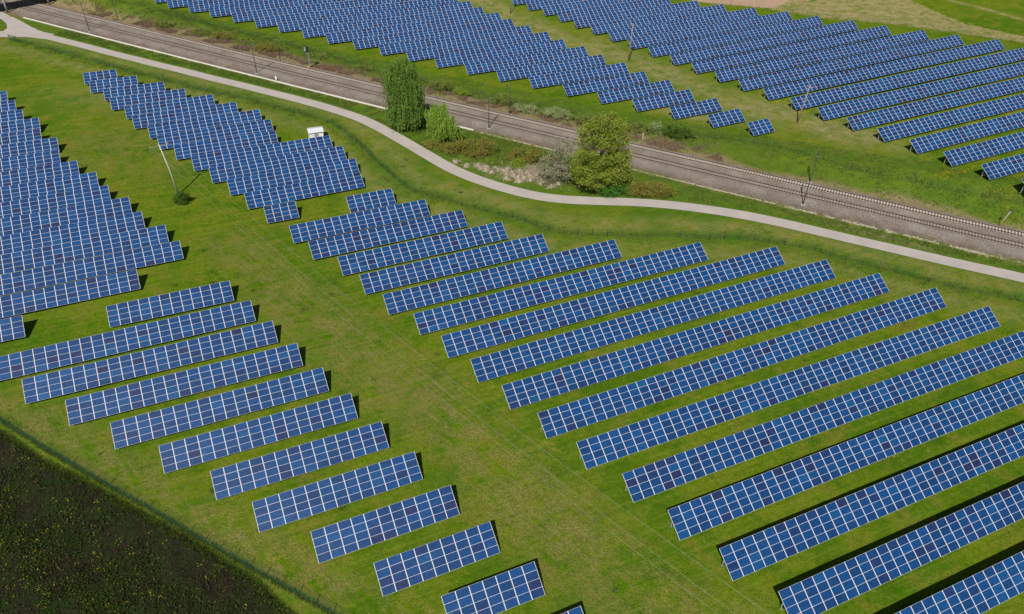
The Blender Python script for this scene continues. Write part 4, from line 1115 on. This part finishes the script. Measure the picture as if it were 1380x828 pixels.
xs = rng.normal(5, 3.4, 1100); ys = 156 - .4 * (xs - 5) + rng.normal(size=1100) * 1.9; k = ys > np.interp(xs, [p[0] for p in CENTRE], [p[1] for p in CENTRE]) + 3.2
blades('brush', xs[k], ys[k], .8, .1, 'straw', 'pale brushwood below the blossoming shrub', 'brush', per=4, lean=.6)
# weeds in the mown grass
n = 5200; xs = rng.uniform(-110, 90, n); ys = rng.uniform(32, 175, n)
k = (pl_dist(xs, ys, FENCE_FIELD) > .5) & (ys > np.interp(xs, [p[0] for p in FENCE_FIELD], [p[1] for p in FENCE_FIELD])) & (ys < np.interp(xs, [p[0] for p in CENTRE], [p[1] for p in CENTRE]) - 3) & patchy(xs, ys, .13, .1, 5)
xs, ys = xs[k], ys[k]; m_ = 9
X = np.repeat(xs, m_) + rng.normal(size=len(xs) * m_) * np.repeat(rng.uniform(.1, .38, len(xs)), m_); Y = np.repeat(ys, m_) + rng.normal(size=len(xs) * m_) * np.repeat(rng.uniform(.1, .38, len(xs)), m_)
P = np.stack([X, Y, on_ground(X, Y) + rng.uniform(.02, .12, len(X))], 1)
o = link_mesh('weeds', quads('weeds', P, rng.uniform(.08, .2, len(P)), LM['weed'], flat=.6)); tag(o, 'dark green weeds dotted over the mown meadow', 'weeds', kind='stuff')
# larger dark clumps of clover and nettles
n = 170; cx = rng.uniform(-100, 80, n); cy = rng.uniform(36, 170, n)
k = (cy > np.interp(cx, [p[0] for p in FENCE_FIELD], [p[1] for p in FENCE_FIELD]) + 1) & (cy < np.interp(cx, [p[0] for p in CENTRE], [p[1] for p in CENTRE]) - 4)
cx, cy = cx[k], cy[k]; m_ = 130; rr = np.repeat(rng.uniform(.25, .8, len(cx)), m_)
X = np.repeat(cx, m_) + rng.normal(size=len(cx) * m_) * rr; Y = np.repeat(cy, m_) + rng.normal(size=len(cx) * m_) * rr * .8
P = np.stack([X, Y, on_ground(X, Y) + rng.uniform(.02, .22, len(X))], 1)
o = link_mesh('clover', quads('clover', P, rng.uniform(.07, .17, len(P)), LM['weed'], flat=.6)); tag(o, 'small dark green clover patches in the mown grass', 'clover', kind='stuff')
# leafy crop in the dark field
n = 300000; xs = rng.uniform(-95, 5, n); ys = rng.uniform(28, 85, n)
ed = np.interp(xs, [p[0] for p in FIELD_EDGE], [p[1] for p in FIELD_EDGE])
k = (ys < ed - .3) & (patchy(xs, ys, .32, -.35, 7) | (rng.random(n) < .3)) & (rng.random(n) < .22 + .78 * np.clip((ed - ys) / 12, 0, 1))
xs, ys = xs[k], ys[k]; P = np.stack([xs, ys, on_ground(xs, ys) + rng.uniform(.1, .4, len(xs))], 1)
o = link_mesh('crop_leaves', quads('crop_leaves', P, rng.uniform(.10, .32, len(P)), LM['soilweed'], flat=.35)); tag(o, 'dark leafy crop on the ploughed field', 'crop', kind='stuff')
e_ = along(FIELD_EDGE, 7000, .22, .15)
blades('margin_grass', e_[0], e_[1], .26, .13, 'grassy', 'ragged grass margin along the dark field', 'grass', per=3)
e_ = along(FIELD_EDGE, 9000, .22, -.25); P = np.stack([e_[0], e_[1], on_ground(*e_) + rng.uniform(.08, .3, 9000)], 1)
o = link_mesh('margin_weeds', quads('margin_weeds', P, rng.uniform(.10, .30, len(P)), LM['soilweed'], flat=.35)); tag(o, 'dark weeds spilling over the field edge', 'weeds', kind='stuff')
# yellow flowers
FX = []; FY = []; FS = []; FH = []
def flowers(x, y, s, hgt, cnt, spread):
    k = rng.poisson(cnt, len(x)); X = np.repeat(x, k); Y = np.repeat(y, k); sp_ = np.repeat(np.broadcast_to(spread, (len(x),)), k)
    X = X + rng.normal(size=len(X)) * sp_; Y = Y + rng.normal(size=len(X)) * sp_
    FX.append(X); FY.append(Y); FS.append(rng.uniform(.6, 1.2, len(X)) * s); FH.append(rng.uniform(.7, 1.1, len(X)) * hgt)
n = 3200; xs = rng.uniform(-95, 5, n); ys = rng.uniform(28, 85, n); ed = np.interp(xs, [p[0] for p in FIELD_EDGE], [p[1] for p in FIELD_EDGE])
k = (ys < ed - .6) & (patchy(xs, ys, .2, -.1, 9) | (rng.random(n) < .28)) & (rng.random(n) < .25 + .75 * np.clip((ed - ys) / 8, 0, 1)); flowers(xs[k], ys[k], .12, .45, 3.6, .2)
n = 420; k = rng.random(n); xs = rng.uniform(-75, -14, n); ys = np.interp(xs, [p[0] for p in FIELD_EDGE], [p[1] for p in FIELD_EDGE]) + rng.uniform(.3, 7, n); k = patchy(xs, ys, .3, .5, 4); flowers(xs[k], ys[k], .10, .1, 4, .2)
# dandelions in the rows of the far block
for b, i, x, y, z, yaw, rise, nn, pt in ROWS:
    L = nn * pt
    if b == 'F' and i >= 9:
        dens = {9: .15, 10: .2, 11: .3, 12: .5, 13: 1.0, 14: 1.6, 15: .8, 16: .9, 17: 1.1, 18: .7, 19: 1.2, 20: 1.0, 21: .8}[i]
        m_ = int(L * dens * 1.6); m_ = m_ * (3 if 12 < i < 18 else 1); u = rng.random(m_) * L; q = rng.uniform(-1.7 if i < 18 else -2.8, -.15, m_)
        if i >= 18: u = np.abs(rng.normal(size=m_)) * 7 - 3
        X = x + np.cos(yaw) * u - np.sin(yaw) * q; Y = y + np.sin(yaw) * u + np.cos(yaw) * q
        k = patchy(X, Y, .35, .2, i) | (rng.random(m_) < .12); flowers(X[k], Y[k], .17, .12, 5, .32)
    elif b == 'A' and i > 4:
        m_ = int(L * .25); u = rng.random(m_) * L; q = rng.uniform(-2.4, -.5, m_)
        X = x + np.cos(yaw) * u - np.sin(yaw) * q; Y = y + np.sin(yaw) * u + np.cos(yaw) * q
        k = patchy(X, Y, .25, .8, i); flowers(X[k], Y[k], .11, .1, 4, .25)
n = 1500; xs = rng.uniform(-100, 100, n); ys = rng.uniform(40, 240, n); k = patchy(xs, ys, .11, .85, 6); flowers(xs[k], ys[k], .10, .1, 4, .3)
x4, y4 = along(CENTRE, 420, 1.0, -4.6); k = (x4 > 45); flowers(x4[k], y4[k], .12, .15, 4, .35)
xs = rng.normal(108, 2.2, 60); ys = rng.normal(145.2, 1.3, 60); flowers(xs, ys, .17, .14, 6, .4)
xs = rng.normal(97, 1.6, 40); ys = rng.normal(152.5, 1.0, 40); flowers(xs, ys, .17, .14, 6, .4)
X = np.concatenate(FX); Y = np.concatenate(FY); S = np.concatenate(FS); Hh = np.concatenate(FH)
cl_ = ground_z(X, Y) + Hh
for b, i, x, y, z, yaw, rise, nn, pt in ROWS:   # none on top of a table
    u = (X - x) * math.cos(yaw) + (Y - y) * math.sin(yaw); q = -(X - x) * math.sin(yaw) + (Y - y) * math.cos(yaw)
    bad = (u > -.3) & (u < nn * pt + .3) & (q > -.1) & (q < SLOPE * CT + .6); X, Y, S, cl_ = X[~bad], Y[~bad], S[~bad], cl_[~bad]
P = np.stack([X, Y, cl_], 1)
o = link_mesh('yellow_flowers', quads('yellow_flowers', P, S, LM['petal'], flat=.7)); tag(o, 'yellow rape and dandelion flowers scattered over field and meadow', 'flowers', kind='stuff')
